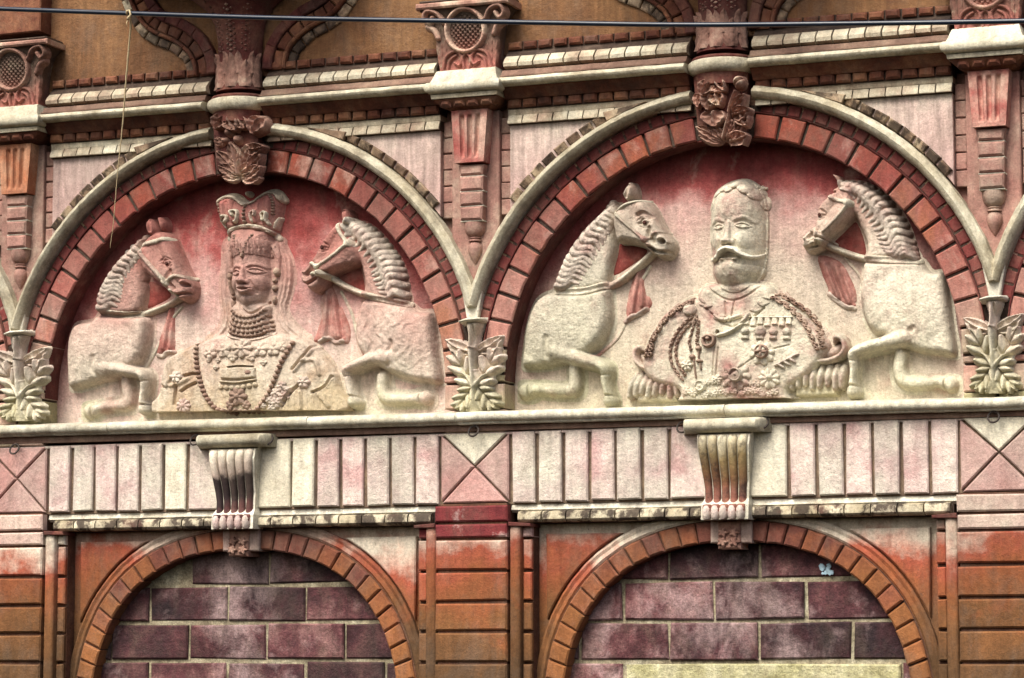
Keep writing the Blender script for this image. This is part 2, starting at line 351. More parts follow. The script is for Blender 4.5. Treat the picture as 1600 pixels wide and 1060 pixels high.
M['joint_band'] = stone('band_mortar', [(0, S(118, 78, 62)), (0.5, S(150, 116, 92)), (1, S(190, 168, 132))], nscale=12, grain=0.4)
M['joint_pale'] = stone('pale_mortar', [(0, S(150, 136, 110)), (0.5, S(184, 172, 140)), (1, S(206, 198, 168))], nscale=16, grain=0.5, bump=1.0)
M['joint_brown'] = stone('brown_joint', [(0, S(80, 52, 40)), (1, S(112, 74, 52))], nscale=12, grain=0.4)
M['core'] = stone('wall_core', [(0, S(120, 84, 70)), (1, S(150, 110, 92))], nscale=6)
M['fascia'] = stone('brown_fascia', [(0, S(104, 78, 66)), (0.5, S(134, 104, 88)), (1, S(160, 134, 112))], nscale=6)
M['iron'] = plain('rusty_iron', S(52, 42, 36), 0.8, 0.1, 0.5)
M['cable'] = plain('black_cable', S(20, 30, 44), 0.32, 0.0, 0.3, 20)
M['rope'] = plain('jute_rope', S(190, 170, 130), 0.95, 0.0, 0.3, 300)
M['paper'] = plain('torn_poster_paper', S(176, 206, 220), 0.8, 0.0, 0.4, 90)
M['white'] = plain('white_paint_drop', S(235, 232, 225), 0.8, 0.0, 0.1)
# ------------------------------------------------------------------ the wall and its flat fields
XL, XR = -0.62, 3.82
ZTOP, ZBOT = 1.75, -1.05
wall = empty('facade_wall', (1.6, 0, ZBOT), 'weathered painted sandstone facade with two rows of arched bays', 'wall')
block('wall_core', XL, XR, ZBOT, ZTOP, -0.30, -0.12, M['core'], wall, bev=0.004, jit=0, tilt=0)
bays = {'left': 0.8, 'right': 2.4}
# upper spandrels: between arch, pilaster and string course
def spandrel(cx, side):
    u0, u1 = 0.115, 0.80          # distance from pilaster axis
    pts = []
    zt = 0.965
    xe = 0.8-u0                    # bay-relative outer edge
    rr = RO0+0.004
    a_lo = math.acos(xe/rr); a_hi = math.asin(min(0.999, (zt-ZC)/rr))
    A = np.linspace(a_lo, a_hi, 14)
    P = [(rr*math.cos(a), ZC+rr*math.sin(a)) for a in A] + [(xe, zt)]
    if side > 0: Q = [(cx+x, z) for x, z in P][::-1]
    else: Q = [(cx-x, z) for x, z in P]
    return prism('spandrel_panel', Q, -0.09, 0.0, M['spandrel'], wall, bev=0.002, jit=0, tilt=0)
for cx in (0.8, 2.4):
    for s in (-1, 1): spandrel(cx, s)
spandrel(-0.8, 1); spandrel(4.0, -1)
# field behind the upper pilasters
for X0 in (0.0, 1.6, 3.2):
    prism('pilaster_field', [(X0-0.075, 0.15), (X0+0.075, 0.15), (X0+0.12, 0.42), (X0+0.16, 0.56), (X0+0.16, 1.0), (X0-0.16, 1.0), (X0-0.16, 0.56), (X0-0.12, 0.42)], -0.11, -0.045, M['shaft'], wall, jit=0, tilt=0)
    prism('valley_stone', [(X0-0.012, 0.315), (X0+0.012, 0.315), (X0+0.034, 0.43), (X0-0.034, 0.43)], -0.06, 0.024, M['cream'], wall, jit=0, tilt=0)
# upper wall field above the string course
for (a, b) in ((XL, -0.1), (0.0, 1.6), (1.6, 3.2), (3.2, XR)):
    block('upper_panel', a+0.003, b-0.003, 1.15, ZTOP, -0.10, 0.0, M['ochre_panel'], wall, jit=0, tilt=0)

# ------------------------------------------------------------------ upper arches
def upper_arch(cx, label, t0, t1, tymp, group='upper arches with carved tympana'):
    """t0..t1: part of the arch built, in degrees from the right springing."""
    e = empty('upper_arch', (cx, 0, 0.055), label, 'arch', group)
    full = (t0 <= 0 and t1 >= 180)
    r = math.radians
    key = 6.6
    # tympanum slab
    A = np.linspace(r(max(t0, 0)), r(min(t1, 180)), 48)
    rr = RI+0.035
    if full:
        P = [(cx+rr*math.cos(a), ZC+rr*math.sin(a)) for a in A]
        P += [(cx-rr, 0.0), (cx+rr, 0.0)]
    else:
        P = [(cx+rr*math.cos(a), ZC+rr*math.sin(a)) for a in A]
        if t0 <= 0: P = P + [(P[-1][0], 0.0), (cx+rr, 0.0)]
        else: P = P + [(cx-rr, 0.0), (P[0][0], 0.0)]
    prism('tympanum', P, -0.119, BACK, M[tymp], e, jit=0, tilt=0, bev=0.001)
    # bed of the rings (joints show it)
    ring = lambda p1, r0, r1: [(-0.095, r0), (p1, r0), (p1, r1), (-0.095, r1)]
    sweep_arc('voussoir_bed', ring(-0.004, RI+0.003, RM0+0.02), cx, ZC, r(max(t0, 0)), r(min(t1, 180)), M['joint'], e, n=80, wob=0)
    sweep_arc('band_bed', ring(-0.007, RM0, 0.846), cx, ZC, r(max(t0, 10.5)), r(min(t1, 169.5)), M['joint_band'], e, n=80, wob=0)
    # voussoirs
    step = 6.22
    a = 90+key+0.3
    cuts = []
    while a < 181: cuts.append((a, a+step)); a += step
    for lo, hi in list(cuts): cuts.append((180-hi, 180-lo))
    for lo, hi in cuts:
        lo2, hi2 = max(lo, 0), min(hi, 180)
        if hi2-lo2 < 1.5 or lo2 < t0-0.1 or hi2 > t1+0.1: continue
        g = 0.37
        prism('voussoir', wedge_poly(cx, ZC, RI, RV, r(lo2+g), r(hi2-g), 4), -0.09, 0.006+random.uniform(-.002, .003), M['voussoir'], e, bev=0.004)
    # thin dark maroon strip laid along the soffit
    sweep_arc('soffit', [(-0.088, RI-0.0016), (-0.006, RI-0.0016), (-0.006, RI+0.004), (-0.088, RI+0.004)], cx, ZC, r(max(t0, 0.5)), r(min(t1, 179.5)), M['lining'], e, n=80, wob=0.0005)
    # straight stones under the springing
    for s in (-1, 1):
        if (s > 0 and t0 > 0) or (s < 0 and t1 < 180): continue
        x0, x1 = sorted((cx+s*RI, cx+s*(0.8-0.004)))
        for z0, z1 in ((-0.0, 0.066), (0.070, 0.144)):
            block('jamb_stone', x0, x1, z0, z1, -0.09, 0.004, M['voussoir'], e, bev=0.004)
    # band of small bricks
    step = 3.13; k = int(160/step)
    a0 = 90-step*(k/2)
    for i in range(k):
        lo, hi = a0+i*step, a0+(i+1)*step
        if lo < max(t0, 10.5) or hi > min(t1, 169.5) or (lo < 90+key-0.5 and hi > 90-key+0.5): continue
        prism('band_brick', wedge_poly(cx, ZC, RM0, RM1, r(lo+0.22), r(hi-0.22), 2), -0.09, -0.001+random.uniform(-.0015, .0025), M['band_brick'], e, bev=0.003)
    # thin fillet between voussoirs and band, roll moulding
    for (nm, prof, mat, lim) in (
        ('fillet', [(-0.02, 0.7745), (0.009, 0.7745), (0.011, 0.7775), (-0.02, 0.7785)], M['band_brick'], 6.0),
        ('roll_moulding', [(-0.02, 0.8145), (0.012, 0.8145), (0.030, 0.818), (0.042, 0.825), (0.047, 0.834), (0.043, 0.842), (0.030, 0.848), (0.026, 0.853), (-0.02, 0.855)], M['roll'], 16.3)):
        if t0 < 90-key: sweep_arc(nm, prof, cx, ZC, r(max(t0, lim)), r(min(t1, 90-key)), mat, e, n=70)
        if t1 > 90+key: sweep_arc(nm, prof, cx, ZC, r(max(t0, 90+key)), r(min(t1, 180-lim)), mat, e, n=70)
    # outer row of slanting bricks
    step = 3.22
    for s in (-1, 1):
        a = 39.2
        while a < 64.5:
            lo, hi = (a, a+step) if s > 0 else (180-a-step, 180-a)
            a += step
            if lo < t0 or hi > t1: continue
            W_ = wedge_poly(cx, ZC, 0.857, RO1, r(lo+0.25), r(hi-0.25), 2)
            o = prism('edge_brick', W_, -0.09, 0.017, M['outer_brick'], e, bev=0.004)
            # the face falls away towards the roll
            for v in o.data.vertices:
                rad = math.hypot(v.co.x-cx, v.co.z-ZC)
                if v.co.y < -0.004: v.co.y += (RO1-rad)*0.42
        # taper where the row dies out under the roll
        lo, hi = (64.9, 74.0) if s > 0 else (106.0, 115.1)
        if lo >= t0 and hi <= t1:
            if s > 0: P = [(cx+0.856*math.cos(r(64.9)), ZC+0.856*math.sin(r(64.9))), (cx+RO1*math.cos(r(64.9)), ZC+RO1*math.sin(r(64.9))), (cx+0.858*math.cos(r(74)), ZC+0.858*math.sin(r(74)))]
            else: P = [(cx+0.856*math.cos(r(115.1)), ZC+0.856*math.sin(r(115.1))), (cx+0.858*math.cos(r(106)), ZC+0.858*math.sin(r(106))), (cx+RO1*math.cos(r(115.1)), ZC+RO1*math.sin(r(115.1)))]
            prism('edge_brick', P, -0.05, 0.026, M['outer_brick'], e, bev=0.002)
    return e
archA = upper_arch(0.8, 'upper arch of red voussoirs framing the crowned woman and her two horses', 0, 180, 'tymp_a')
archB = upper_arch(2.4, 'upper arch of red voussoirs framing the bearded man and his two horses', 0, 180, 'tymp_b')
upper_arch(-0.8, 'sliver of upper arch cut off by the left picture edge', 0, 62, 'tymp_a')
upper_arch(4.0, 'sliver of upper arch cut off by the right picture edge', 118, 180, 'tymp_b')

# ------------------------------------------------------------------ string course (cornice) above the upper arches
cor = empty('cornice', (1.6, 0, 0.93), 'stepped string course of rolls and small bricks above the upper arches', 'cornice')
def rows(x0, x1):
    """one run of the string course between a pilaster capital and a column"""
    n = max(1, round((x1-x0)/0.0485)); w = (x1-x0)/n
    sweep_x('dentil_bed', [(-0.02, 0.932), (0.010, 0.934), (0.010, 0.941), (0.002, 0.9635)], x0, x1, M['joint'], cor, wob=0)
    sweep_x('brick_bed', [(0.012, AZ(0.987, .03)), (0.012, AZ(1.024, .03))], x0, x1, M['joint'], cor, wob=0)
    sweep_x('upper_bed', [(0.022, AZ(1.11, .04)), (0.036, AZ(1.135, .05)), (0.02, AZ(1.16, .04)), (0.006, AZ(1.165, .02)), (0.004, AZ(1.196, .02))], x0, x1, M['joint'], cor, wob=0)
    sweep_x('cream_band', [(0.002, 0.964), (0.006, 0.9645), (0.010, 0.982), (0.008, 0.985)], x0, x1, M['cornice_cream'], cor)
    zr0, zr1 = AZ(1.060, .085), AZ(1.088, .085)
    sweep_x('roll_moulding', round_prof(0.066, 0.092, zr0, zr1, 9), x0, x1, M['roll'], cor, smooth=True)
    sweep_x('cove', [(0.030, zr0-0.032), (0.040, zr0-0.022), (0.056, zr0-0.006), (0.064, zr0-0.0012)], x0, x1, M['brown_brick'], cor, smooth=True)  # brown puts the shade under the roll into the cove's colour
    sweep_x('sloped_fillet', [(0.078, zr1+0.0005), (0.078, zr1+0.005), (0.068, zr1+0.0055), (0.056, zr1+0.0235)], x0, x1, M['fascia'], cor, smooth=True)
    for i in range(n):
        a, b = x0+i*w+0.002, x0+(i+1)*w-0.002
        # lower white dentils
        o = sweep_x('dentil', [(0.004, 0.9345), (0.019, 0.936), (0.0195, 0.941), (0.014, 0.952), (0.007, 0.9632)], a, b, M['cornice_cream'], cor, seg=0.05, wob=0.001, pback=-0.02, smooth=True)
        # brown bricks under the roll
        block('brick', a+0.001, b-0.001, AZ(0.991, .03), AZ(1.021, .03), -0.02, 0.026+random.uniform(-.002, .002), M['brown_brick'], cor, bev=0.006)
        # upper white dentils
        sweep_x('dentil', [(0.040, AZ(1.112, .05)), (0.053, AZ(1.117, .05)), (0.055, AZ(1.128, .05)), (0.046, AZ(1.139, .05)), (0.030, AZ(1.150, .04))], a+0.0005, b-0.0005, M['cornice_cream'], cor, seg=0.05, wob=0.001, pback=0.0, smooth=True)
        block('brick', a+0.001, b-0.001, AZ(1.169, .015), AZ(1.193, .015), -0.02, 0.018+random.uniform(-.002, .002), M['brown_brick'], cor, bev=0.006)
for cx in (0.8, 2.4):
    rows(cx-0.8+0.112, cx-0.098); rows(cx+0.098, cx+0.8-0.112)
rows(-0.58, -0.112); rows(3.2+0.112, 3.78)

# ------------------------------------------------------------------ ledge under the tympana
ledge = empty('ledge', (1.6, 0, 0), 'long pale rounded stone ledge running under both tympana', 'ledge')
cutsx = [XL] + [float(unproj(x, y, 0.04)[0]) for x, y in ((168, 664), (480, 656), (712, 650), (1132, 640))] + [XR]
zl0, zl1 = 0.0265, 0.0580
for a, b in zip(cutsx[:-1], cutsx[1:]):
    dz = random.uniform(-0.0015, 0.0015)
    prof = [(0.012, zl0-0.006), (0.026, zl0-0.005), (0.030, zl0)] + [(p, z+dz) for p, z in round_prof(0.030, 0.047, zl0+0.001, zl1, 9)] + [(0.0, zl1+0.004), (-0.095, zl1+0.006)]
    sweep_x('ledge_stone', prof, a+0.0012, b-0.0012, M['ledge'], ledge, seg=0.03, wob=0.0011, pback=-0.11, smooth=True, slope=-0.0058)
sweep_x('fascia', [(0.004, 0.0015), (0.006, 0.0025), (0.006, zl0-0.004), (0.005, zl0-0.003)], XL, XR, M['fascia'], ledge, seg=0.1, wob=0.0004, slope=-0.004)

# ------------------------------------------------------------------ frieze of upright slabs
frieze = empty('frieze', (1.6, 0, -0.28), 'frieze of upright pinkish slabs between the ledge and the lower arches', 'frieze')
block('frieze_bed', XL, XR, -0.222, 0.0, -0.10, -0.014, M['joint_mid'], frieze, jit=0, tilt=0, bev=0.001)
HB = 0.1144
block('top_strip', XL, XR, -0.0105, -0.0018, -0.05, -0.0035, M['slab'], frieze, jit=0, tilt=0, bev=0.002)
def slab_run(xs, pale=()):
    for i, (a, b) in enumerate(zip(xs[:-1], xs[1:])):
        m = M['slab_cream'] if i in pale else M['slab']
        block('slab', a+0.0058, b-0.0058, -0.2155+random.uniform(-.001, .002), -0.003+random.uniform(-.002, .001), -0.06, random.uniform(-.002, .0035), m, frieze, bev=0.004, tilt=0.002, jit=0.0022)
for cx in (0.8, 2.4):
    left = [cx-0.8+HB+0.003+i*(0.6856-0.1835)/6 for i in range(7)]
    right = [cx+0.1835+i*(0.6856-0.1835)/6 for i in range(7)]
    slab_run(left, ((5,) if cx < 1 else ())); slab_run(right, ((0,) if cx < 1 else ()))
    slab_run([left[-1], cx-0.06]); slab_run([cx+0.03, right[0]], (0,))
slab_run([XL+i*(-HB-XL)/6 for i in range(7)]); slab_run([3.2+HB+i*(XR-3.2-HB)/6 for i in range(7)])
for X0 in (0.0, 1.6, 3.2):
    x0, x1, z0, z1 = X0-HB+0.004, X0+HB-0.004, -0.2135, -0.004
    c = (X0, -0.1045); g = 0.0030
    tris = [((x0+g*1.8, z1), c, (x1-g*1.8, z1), 'top'), ((x0, z0+g*1.8), c, (x0, z1-g*1.8), 'l'), ((x1, z1-g*1.8), c, (x1, z0+g*1.8), 'r'), ((x1-g*1.8, z0), c, (x0+g*1.8, z0), 'b')]
    for a, b, d, nm in tris:
        P = [a, b, d]
        cen = np.mean(P, axis=0)
        P = [np.array(q) for q in P]
        off = {'top': (0, g*1.4), 'l': (-g*1.4, 0), 'r': (g*1.4, 0), 'b': (0, -g*1.4)}[nm]
        P[1] = P[1]+np.array(off)
        mat = M['slab_cream'] if (nm == 'top' and X0 > 1) else M['slab_pink']
        o = prism('triangular_panel', P, -0.06, 0.001, mat, frieze, bev=0.004, jit=0.0006)
# cream band and dentil course over the lower arches
for cx, u0, u1 in ((0.8, -0.665, 0.665), (2.4, -0.665, 0.665), (-0.8, 0.2, 0.665), (4.0, -0.665, -0.2)):
    sweep_x('band', [(-0.022, -0.246), (-0.012, -0.238), (-0.020, -0.2165)], cx+u0-0.02, cx+u1+0.02, M['cream'], frieze, pback=-0.1)
    sweep_x('dentil_bed', [(-0.05, -0.279), (-0.018, -0.277), (-0.016, -0.243), (-0.016, -0.240)], cx+u0, cx+u1, M['joint'], frieze, wob=0)
    xx = cx+u0+0.005
    n = round((u1-u0-0.01)/0.0775); w = (u1-u0-0.01)/n
    for i in range(n):
        sweep_x('dentil', [(-0.014, -0.2775), (-0.001, -0.2755), (0.006, -0.268), (0.006, -0.256), (0.001, -0.246), (-0.010, -0.2425)], xx+i*w+0.0022, xx+(i+1)*w-0.0022, M['dentil'], frieze, seg=0.04, wob=0.001, pback=-0.05, smooth=True)

# ------------------------------------------------------------------ lower arches, spandrels and their brick filling
def lower_arch(cx, label):
    e = empty('lower_arch', (cx, 0, ZBOT), label, 'arch', 'lower blind arches')
    r = math.radians
    a_min = -12
    ring = [(-0.11, LRI+0.003), (LD-0.010, LRI+0.003), (LD-0.010, LRO+0.004), (-0.11, LRO+0.004)]
    sweep_arc('voussoir_bed', ring, cx, LZC, r(a_min), r(180-a_min), M['joint_brown'], e, n=80, wob=0, rf=low_dr)
    step = 5.42; a = 90+5.3; cuts = []
    while a < 187: cuts.append((a, a+step)); a += step
    cuts += [(180-h, 180-l) for l, h in cuts]
    for lo, hi in cuts:
        prism('voussoir', wedge_poly(cx, LZC, LRI, LRO, r(lo+0.22), r(hi-0.22), 3, low_dr), -0.11, LD+0.002+random.uniform(-.0025, .003), M['lower_vous'], e, bev=0.005)
    for (lo, hi) in ((a_min, 84.5), (95.5, 180-a_min)):
        sweep_arc('hood_moulding', [(-0.09, LRO+0.003), (LD-0.012, LRO+0.003), (LD-0.006, LRO+0.010), (LD-0.012, LRO+0.022), (LD-0.008, LRM-0.008), (LD-0.014, LRM-0.001), (-0.09, LRM)], cx, LZC, r(lo), r(hi), M['lower'], e, n=70, rf=low_dr)
    # spandrel panels
    for s in (-1, 1):
        xe, zt = 0.587, -0.310; rr = LRM+0.006
        pts = [((rr+low_dr(t))*math.cos(t), LZC+(rr+low_dr(t))*math.sin(t)) for t in np.radians(np.linspace(20, 86, 60))]
        pts = [q for q in pts if q[0] < xe and q[1] < zt]
        pts = [pts[int(round(i))] for i in np.linspace(0, len(pts)-1, 13)]
        P = pts + [(xe, zt)]
        Q = [(cx+x, z) for x, z in P][::-1] if s > 0 else [(cx-x, z) for x, z in P]
        prism('spandrel_panel', Q, -0.10, LD-0.010, M['lower'], e, bev=0.004, jit=0, tilt=0)
    # ground of the spandrels, an outline outside the arch
    for s in (-1, 1):
        A = np.radians(np.linspace(-12, 89.5, 30)); rr = LRI+0.02
        P = [((rr+low_dr(t))*math.cos(t), LZC+(rr+low_dr(t))*math.sin(t)) for t in A]
        P = P + [(P[-1][0], -0.2795), (0.642, -0.2795), (0.642, P[0][1])]
        Q = [(cx+x, z) for x, z in P][::-1] if s > 0 else [(cx-x, z) for x, z in P]
        prism('spandrel_ground', Q, -0.115, LD-0.030, M['lower'], e, bev=0.001, jit=0, tilt=0)
    return e
lowA = lower_arch(0.8, 'lower blind arch of orange voussoirs under the crowned woman')
lowB = lower_arch(2.4, 'lower blind arch of orange voussoirs under the bearded man')
def infill(cx, label, rows_):
    e = empty('brick_infill', (cx, 0.07, ZBOT), label, 'brickwork', 'purple brick fillings of the lower arches')
    A = np.radians(np.linspace(-12, 192, 60)); rr = LRI+0.03
    prism('mortar_bed', [(cx+(rr+low_dr(a))*math.cos(a), LZC+(rr+low_dr(a))*math.sin(a)) for a in A], -0.119, -0.0975, M['joint_pale'], e, jit=0, tilt=0, bev=0.001)
    for z0, z1, xs, pale in rows_:
        xs = [x+(x-CAM[0])*0.0025 for x in xs]
        for a, b in zip(xs[:-1], xs[1:]):
            h = lambda z: math.sqrt(max(0.0, (LRI+0.024)**2-(z-LZC)**2))
            lim = max(h(z0), h(z1))
            a2, b2 = max(a, cx-lim), min(b, cx+lim)
            if b2-a2 < 0.02: continue
            isp = pale and (a+b)/2 > 2.1 and (a+b)/2 < 2.85
            n_ = M['limepatch'] if isp else M['purple']
            block('brick', a2+0.0045, b2-0.0045, z0+0.0055, z1-0.0055, -0.118, -0.0895+random.uniform(-.003, .004), n_, e, bev=0.005, jit=0.003, tilt=0.003)
    return e
w_ = 0.272
infill(0.8, 'purple brick filling of the lower left arch with pale paint smears', [
    (-0.453+0*.1, -0.34, [0.60, 0.875, 1.147], 0), (-0.5695, -0.453, [0.185, 0.455, 0.7347, 1.003, 1.275], 0),
    (-0.6885, -0.5695, [0.05, 0.3194, 0.597, 0.8687, 1.1385, 1.41], 0), (-0.808, -0.6885, [0.18, 0.458, 0.7328, 1.005, 1.276, 1.5], 0),
    (-0.927, -0.808, [0.05, 0.3194, 0.597, 0.8687, 1.1385, 1.41], 0), (-1.04, -0.927, [0.18, 0.458, 0.7328, 1.005, 1.276, 1.5], 0)])
infill(2.4, 'purple brick filling of the lower right arch above one pale stone block', [
    (-0.453, -0.34, [1.91, 2.1928, 2.4733, 2.75], 0), (-0.5735, -0.453, [1.77, 2.049, 2.3335, 2.6115, 2.89], 0),
    (-0.6915, -0.5735, [1.63, 1.9119, 2.193, 2.468, 2.750, 3.03], 0), (-0.808, -0.6915, [1.77, 2.0496, 2.894, 3.1], 1),
    (-0.927, -0.808, [1.63, 1.9119, 2.193, 2.468, 2.750, 3.03], 0), (-1.04, -0.927, [1.77, 2.0496, 2.33, 2.61, 2.894, 3.1], 0)])

# ------------------------------------------------------------------ lower pilasters
def lower_pilaster(X0, label, broken):
    e = empty('lower_pilaster', (X0, 0, ZBOT), label, 'pilaster', 'lower pilasters between the blind arches')
    block('pilaster_bed', X0-0.185, X0+0.185, ZBOT, -0.2795, -0.10, -0.018, M['joint_brown'], e, jit=0, tilt=0, bev=0.001)
    block('pilaster_core', X0-0.112, X0+0.112, ZBOT, -0.2185, -0.05, 0.018, M['joint_brown'], e, jit=0, tilt=0, bev=0.001)
    HW = 0.117
    z = [(-0.2713, -0.2225), (-0.3185, -0.279), (-0.4160, -0.3275), (-0.5085, -0.4255), (-0.5985, -0.5175), (-0.6905, -0.6075), (-0.7825, -0.6995), (-0.8745, -0.7915), (-0.966, -0.8835)]
    for i, (a, b) in enumerate(z):
        m = M['lower'] if i > 1 else (M['lower_red'] if broken else M['lower_pale'])
        block('facing_block', X0-HW, X0+HW, AZ(a, .03), AZ(b, .03), 0.0, 0.030+random.uniform(-.002, .002), m, e, bev=0.005, jit=0.0015)
    for s in (-1, 1):
        # upright bead at each side
        prof = [(0.010+0.008*math.cos(t)**0.6 if math.cos(t) > 1e-6 else 0.010, X0+s*0.137+0.017*math.sin(t)) for t in np.linspace(-math.pi/2, math.pi/2, 7)]
        V = []; fs = []
        zs = np.linspace(-0.285, ZBOT, 22)
        for zz in zs:
            d = rng.uniform(-.0008, .0008)
            V.append((prof[0][1], 0.05, zz))
            for p, x in prof: V.append((x+d, -(p+d), zz))
            V.append((prof[-1][1], 0.05, zz))
        k = len(prof)+2
        for i in range(len(zs)-1):
            for j in range(k-1): fs.append((i*k+j, (i+1)*k+j, (i+1)*k+j+1, i*k+j+1))
        fs.append(tuple(range(k)))
        o = mesh_obj('upright_bead', V, fs, M['lower'], e); smooth_by_angle(o, 50)
        x0, x1 = sorted((X0+s*0.156, X0+s*0.184))
        for a, b in z[2:]:
            block('side_block', x0, x1, a, b, -0.06, -0.002+random.uniform(-.002, .002), M['lower'], e, bev=0.004)
        block('side_block', x0, x1, -0.3195, -0.288, -0.06, 0.0, M['lower_red'] if broken else M['lower'], e, bev=0.004)
        x0, x1 = sorted((X0+s*0.119, X0+s*0.190))
        prism('cap_strip', [(x0, -0.289), (x1, -0.289), (x1, -0.2795), (x0, -0.2745)] if s > 0 else [(x0, -0.289), (x1, -0.289), (x1, -0.2745), (x0, -0.2795)], -0.06, 0.026, M['maroon'], e, bev=0.002)
    return e
lower_pilaster(0.0, 'lower pilaster of orange blocks at the left picture edge', False)
lower_pilaster(1.6, 'lower pilaster of orange blocks with a broken maroon band, between the two blind arches', True)
lower_pilaster(3.2, 'lower pilaster of orange blocks at the right picture edge', False)

# ------------------------------------------------------------------ upper pilasters (fluted pendant) and their cornice breaks
def grid_mesh(name, X, Z, Pf, mat, parent, smooth=True):
    nz, nx = X.shape
    V = np.stack([X, -Pf, Z], -1).reshape(-1, 3)
    idx = np.arange(nz*nx).reshape(nz, nx)
    q = np.stack([idx[:-1, :-1], idx[:-1, 1:], idx[1:, 1:], idx[1:, :-1]], -1).reshape(-1, 4)
    return fast_mesh(name, V, q, mat, parent, smooth)
def fast_mesh(name, V, Q, mat, parent, smooth=True):
    me = bpy.data.meshes.new(name)
    me.vertices.add(len(V)); me.vertices.foreach_set('co', np.ascontiguousarray(V, dtype=np.float32).ravel())
    me.loops.add(Q.size); me.loops.foreach_set('vertex_index', np.ascontiguousarray(Q, dtype=np.int32).ravel())
    me.polygons.add(len(Q)); me.polygons.foreach_set('loop_start', np.arange(0, Q.size, 4, dtype=np.int32))
    me.polygons.foreach_set('loop_total', np.full(len(Q), 4, dtype=np.int32))
    if smooth: me.polygons.foreach_set('use_smooth', np.ones(len(Q), dtype=bool))
    me.update(calc_edges=True); me.validate()
    me.materials.append(mat)
    o = bpy.data.objects.new(name, me); col.objects.link(o); return child(o, parent)
def upper_pilaster(X0, label, fl):
    e = empty('pendant_pilaster', (X0, 0, 0.5), label, 'pilaster', 'pendant pilasters between the upper arches')
    # plain slip behind
    prism('back_slip', [(X0-0.078, 0.42), (X0+0.078, 0.42), (X0+0.078, 0.985), (X0-0.078, 0.985)], -0.08, -0.004, M['shaft'], e, bev=0.003, jit=0)
    # narrow bricks both sides
    for s in (-1, 1):
        for i in range(6):
            z1 = 0.962-i*0.0505; z0 = z1-0.0475
            x0, x1 = sorted((X0+s*0.079, X0+s*0.1135))
            block('side_brick', x0, x1, z0, z1, -0.08, -0.018+random.uniform(-.002, .002), M['shaft'], e, bev=0.003)
    # fluted panel
    zt, zb = AZ(0.995, .045), AZ(0.826, .045)
    nx, nz = 61, 60
    u = np.linspace(-1, 1, nx); v = np.linspace(0, 1, nz)
    U_, V_ = np.meshgrid(u, v)
    hw = 0.062+(0.049-0.062)*V_
    X = X0+U_*hw; Z = zt+(zb-zt)*V_
    P = np.full_like(X, 0.048)
    for c in (-0.42, 0.02, 0.46):
        d = np.abs(U_-c)/0.13
        g = np.sqrt(np.clip(1-d*d, 0, 1))
        end = np.clip((V_-0.10)/0.05, 0, 1)*np.clip((0.90-V_)/0.14, 0, 1)
        P -= 0.013*g*np.sqrt(end)
    P[:, 0] = P[:, -1] = -0.01; P[0, :] = P[-1, :] = -0.01
    X[:, 0] = X[:, 1]; X[:, -1] = X[:, -2]; Z[0] = Z[1]; Z[-1] = Z[-2]
    P += rng.normal(0, 0.0002, P.shape)
    o = grid_mesh('fluted_panel', X, Z, P, fl, e); smooth_by_angle(o, 50)
    # ringed shaft
    A_ = lambda z: AZ(z, .03)
    segs = [(0.8215, 0.789, 0.042, 0.036), (0.784, 0.742, 0.038, 0.037), (0.737, 0.696, 0.037, 0.036), (0.6915, 0.650, 0.0365, 0.035)]
    for a, b, w0, w1 in segs:
        prism('shaft_block', [(X0-w1, A_(b)), (X0+w1, A_(b)), (X0+w0, A_(a)), (X0-w0, A_(a))], -0.01, 0.034, M['shaft'], e, bev=0.006)
        block('ring', X0-w1-0.002, X0+w1+0.002, A_(b)-0.0042, A_(b)-0.0008, -0.01, 0.026, M['cream'], e, bev=0.001, jit=0)
    lathe_half('bowl', [(0.012, A_(0.600)), (0.020, A_(0.603)), (0.030, A_(0.614)), (0.0345, A_(0.63)), (0.0345, A_(0.645))], X0, -0.004, M['shaft'], e)
    lathe_half('neck_ring', [(0.014, A_(0.586)), (0.021, A_(0.588)), (0.021, A_(0.593)), (0.013, A_(0.5945)), (0.019, A_(0.597)), (0.019, A_(0.600))], X0, -0.004, M['shaft'], e)
    lathe_half('drop', [(0.002, A_(0.518)), (0.008, A_(0.528)), (0.018, A_(0.545)), (0.023, A_(0.560)), (0.022, A_(0.574)), (0.015, A_(0.584))], X0, -0.004, M['shaft'], e)
    # cornice break over it
    z_ = lambda z: AZ(z, .06)
    V = []; fs = []
    prof = [(0.066, 0.050, 0.997), (0.072, 0.054, 1.000), (0.086, 0.066, 1.008), (0.100, 0.078, 1.020), (0.104, 0.082, 1.026), (0.106, 0.082, 1.0275)]
    def flare(nm, prof, mat):
        V = []; fs = []
        for hw, p, z in prof:
            V += [(X0-hw, 0.05, z_(z)), (X0-hw, -p, z_(z)), (X0+hw, -p, z_(z)), (X0+hw, 0.05, z_(z))]
        for i in range(len(prof)-1):
            for j in range(3): fs.append((i*4+j, i*4+j+1, (i+1)*4+j+1, (i+1)*4+j))
        fs.append((3, 2, 1, 0)); n = len(prof)-1; fs.append((n*4, n*4+1, n*4+2, n*4+3))
        o = mesh_obj(nm, V, fs, mat, e); smooth_by_angle(o, 40); return o
    flare('flared_bed', prof, M['brown_brick'])
    for k in range(4):     # bosses on the flare
        xb = X0-0.066+k*0.044
        block('boss', xb-0.018, xb+0.018, z_(1.003), z_(1.0245), 0.03, 0.082, M['brown_brick'], e, bev=0.008)
    flare('fillet', [(0.108, 0.090, 1.0280), (0.110, 0.092, 1.0400), (0.104, 0.086, 1.0415)], M['roll'])
    rp = [(0.112+0.012*math.cos(t), 0.098+0.016*math.cos(t), 1.061+0.0165*math.sin(t)) for t in np.linspace(-math.pi/2, math.pi/2, 9)]
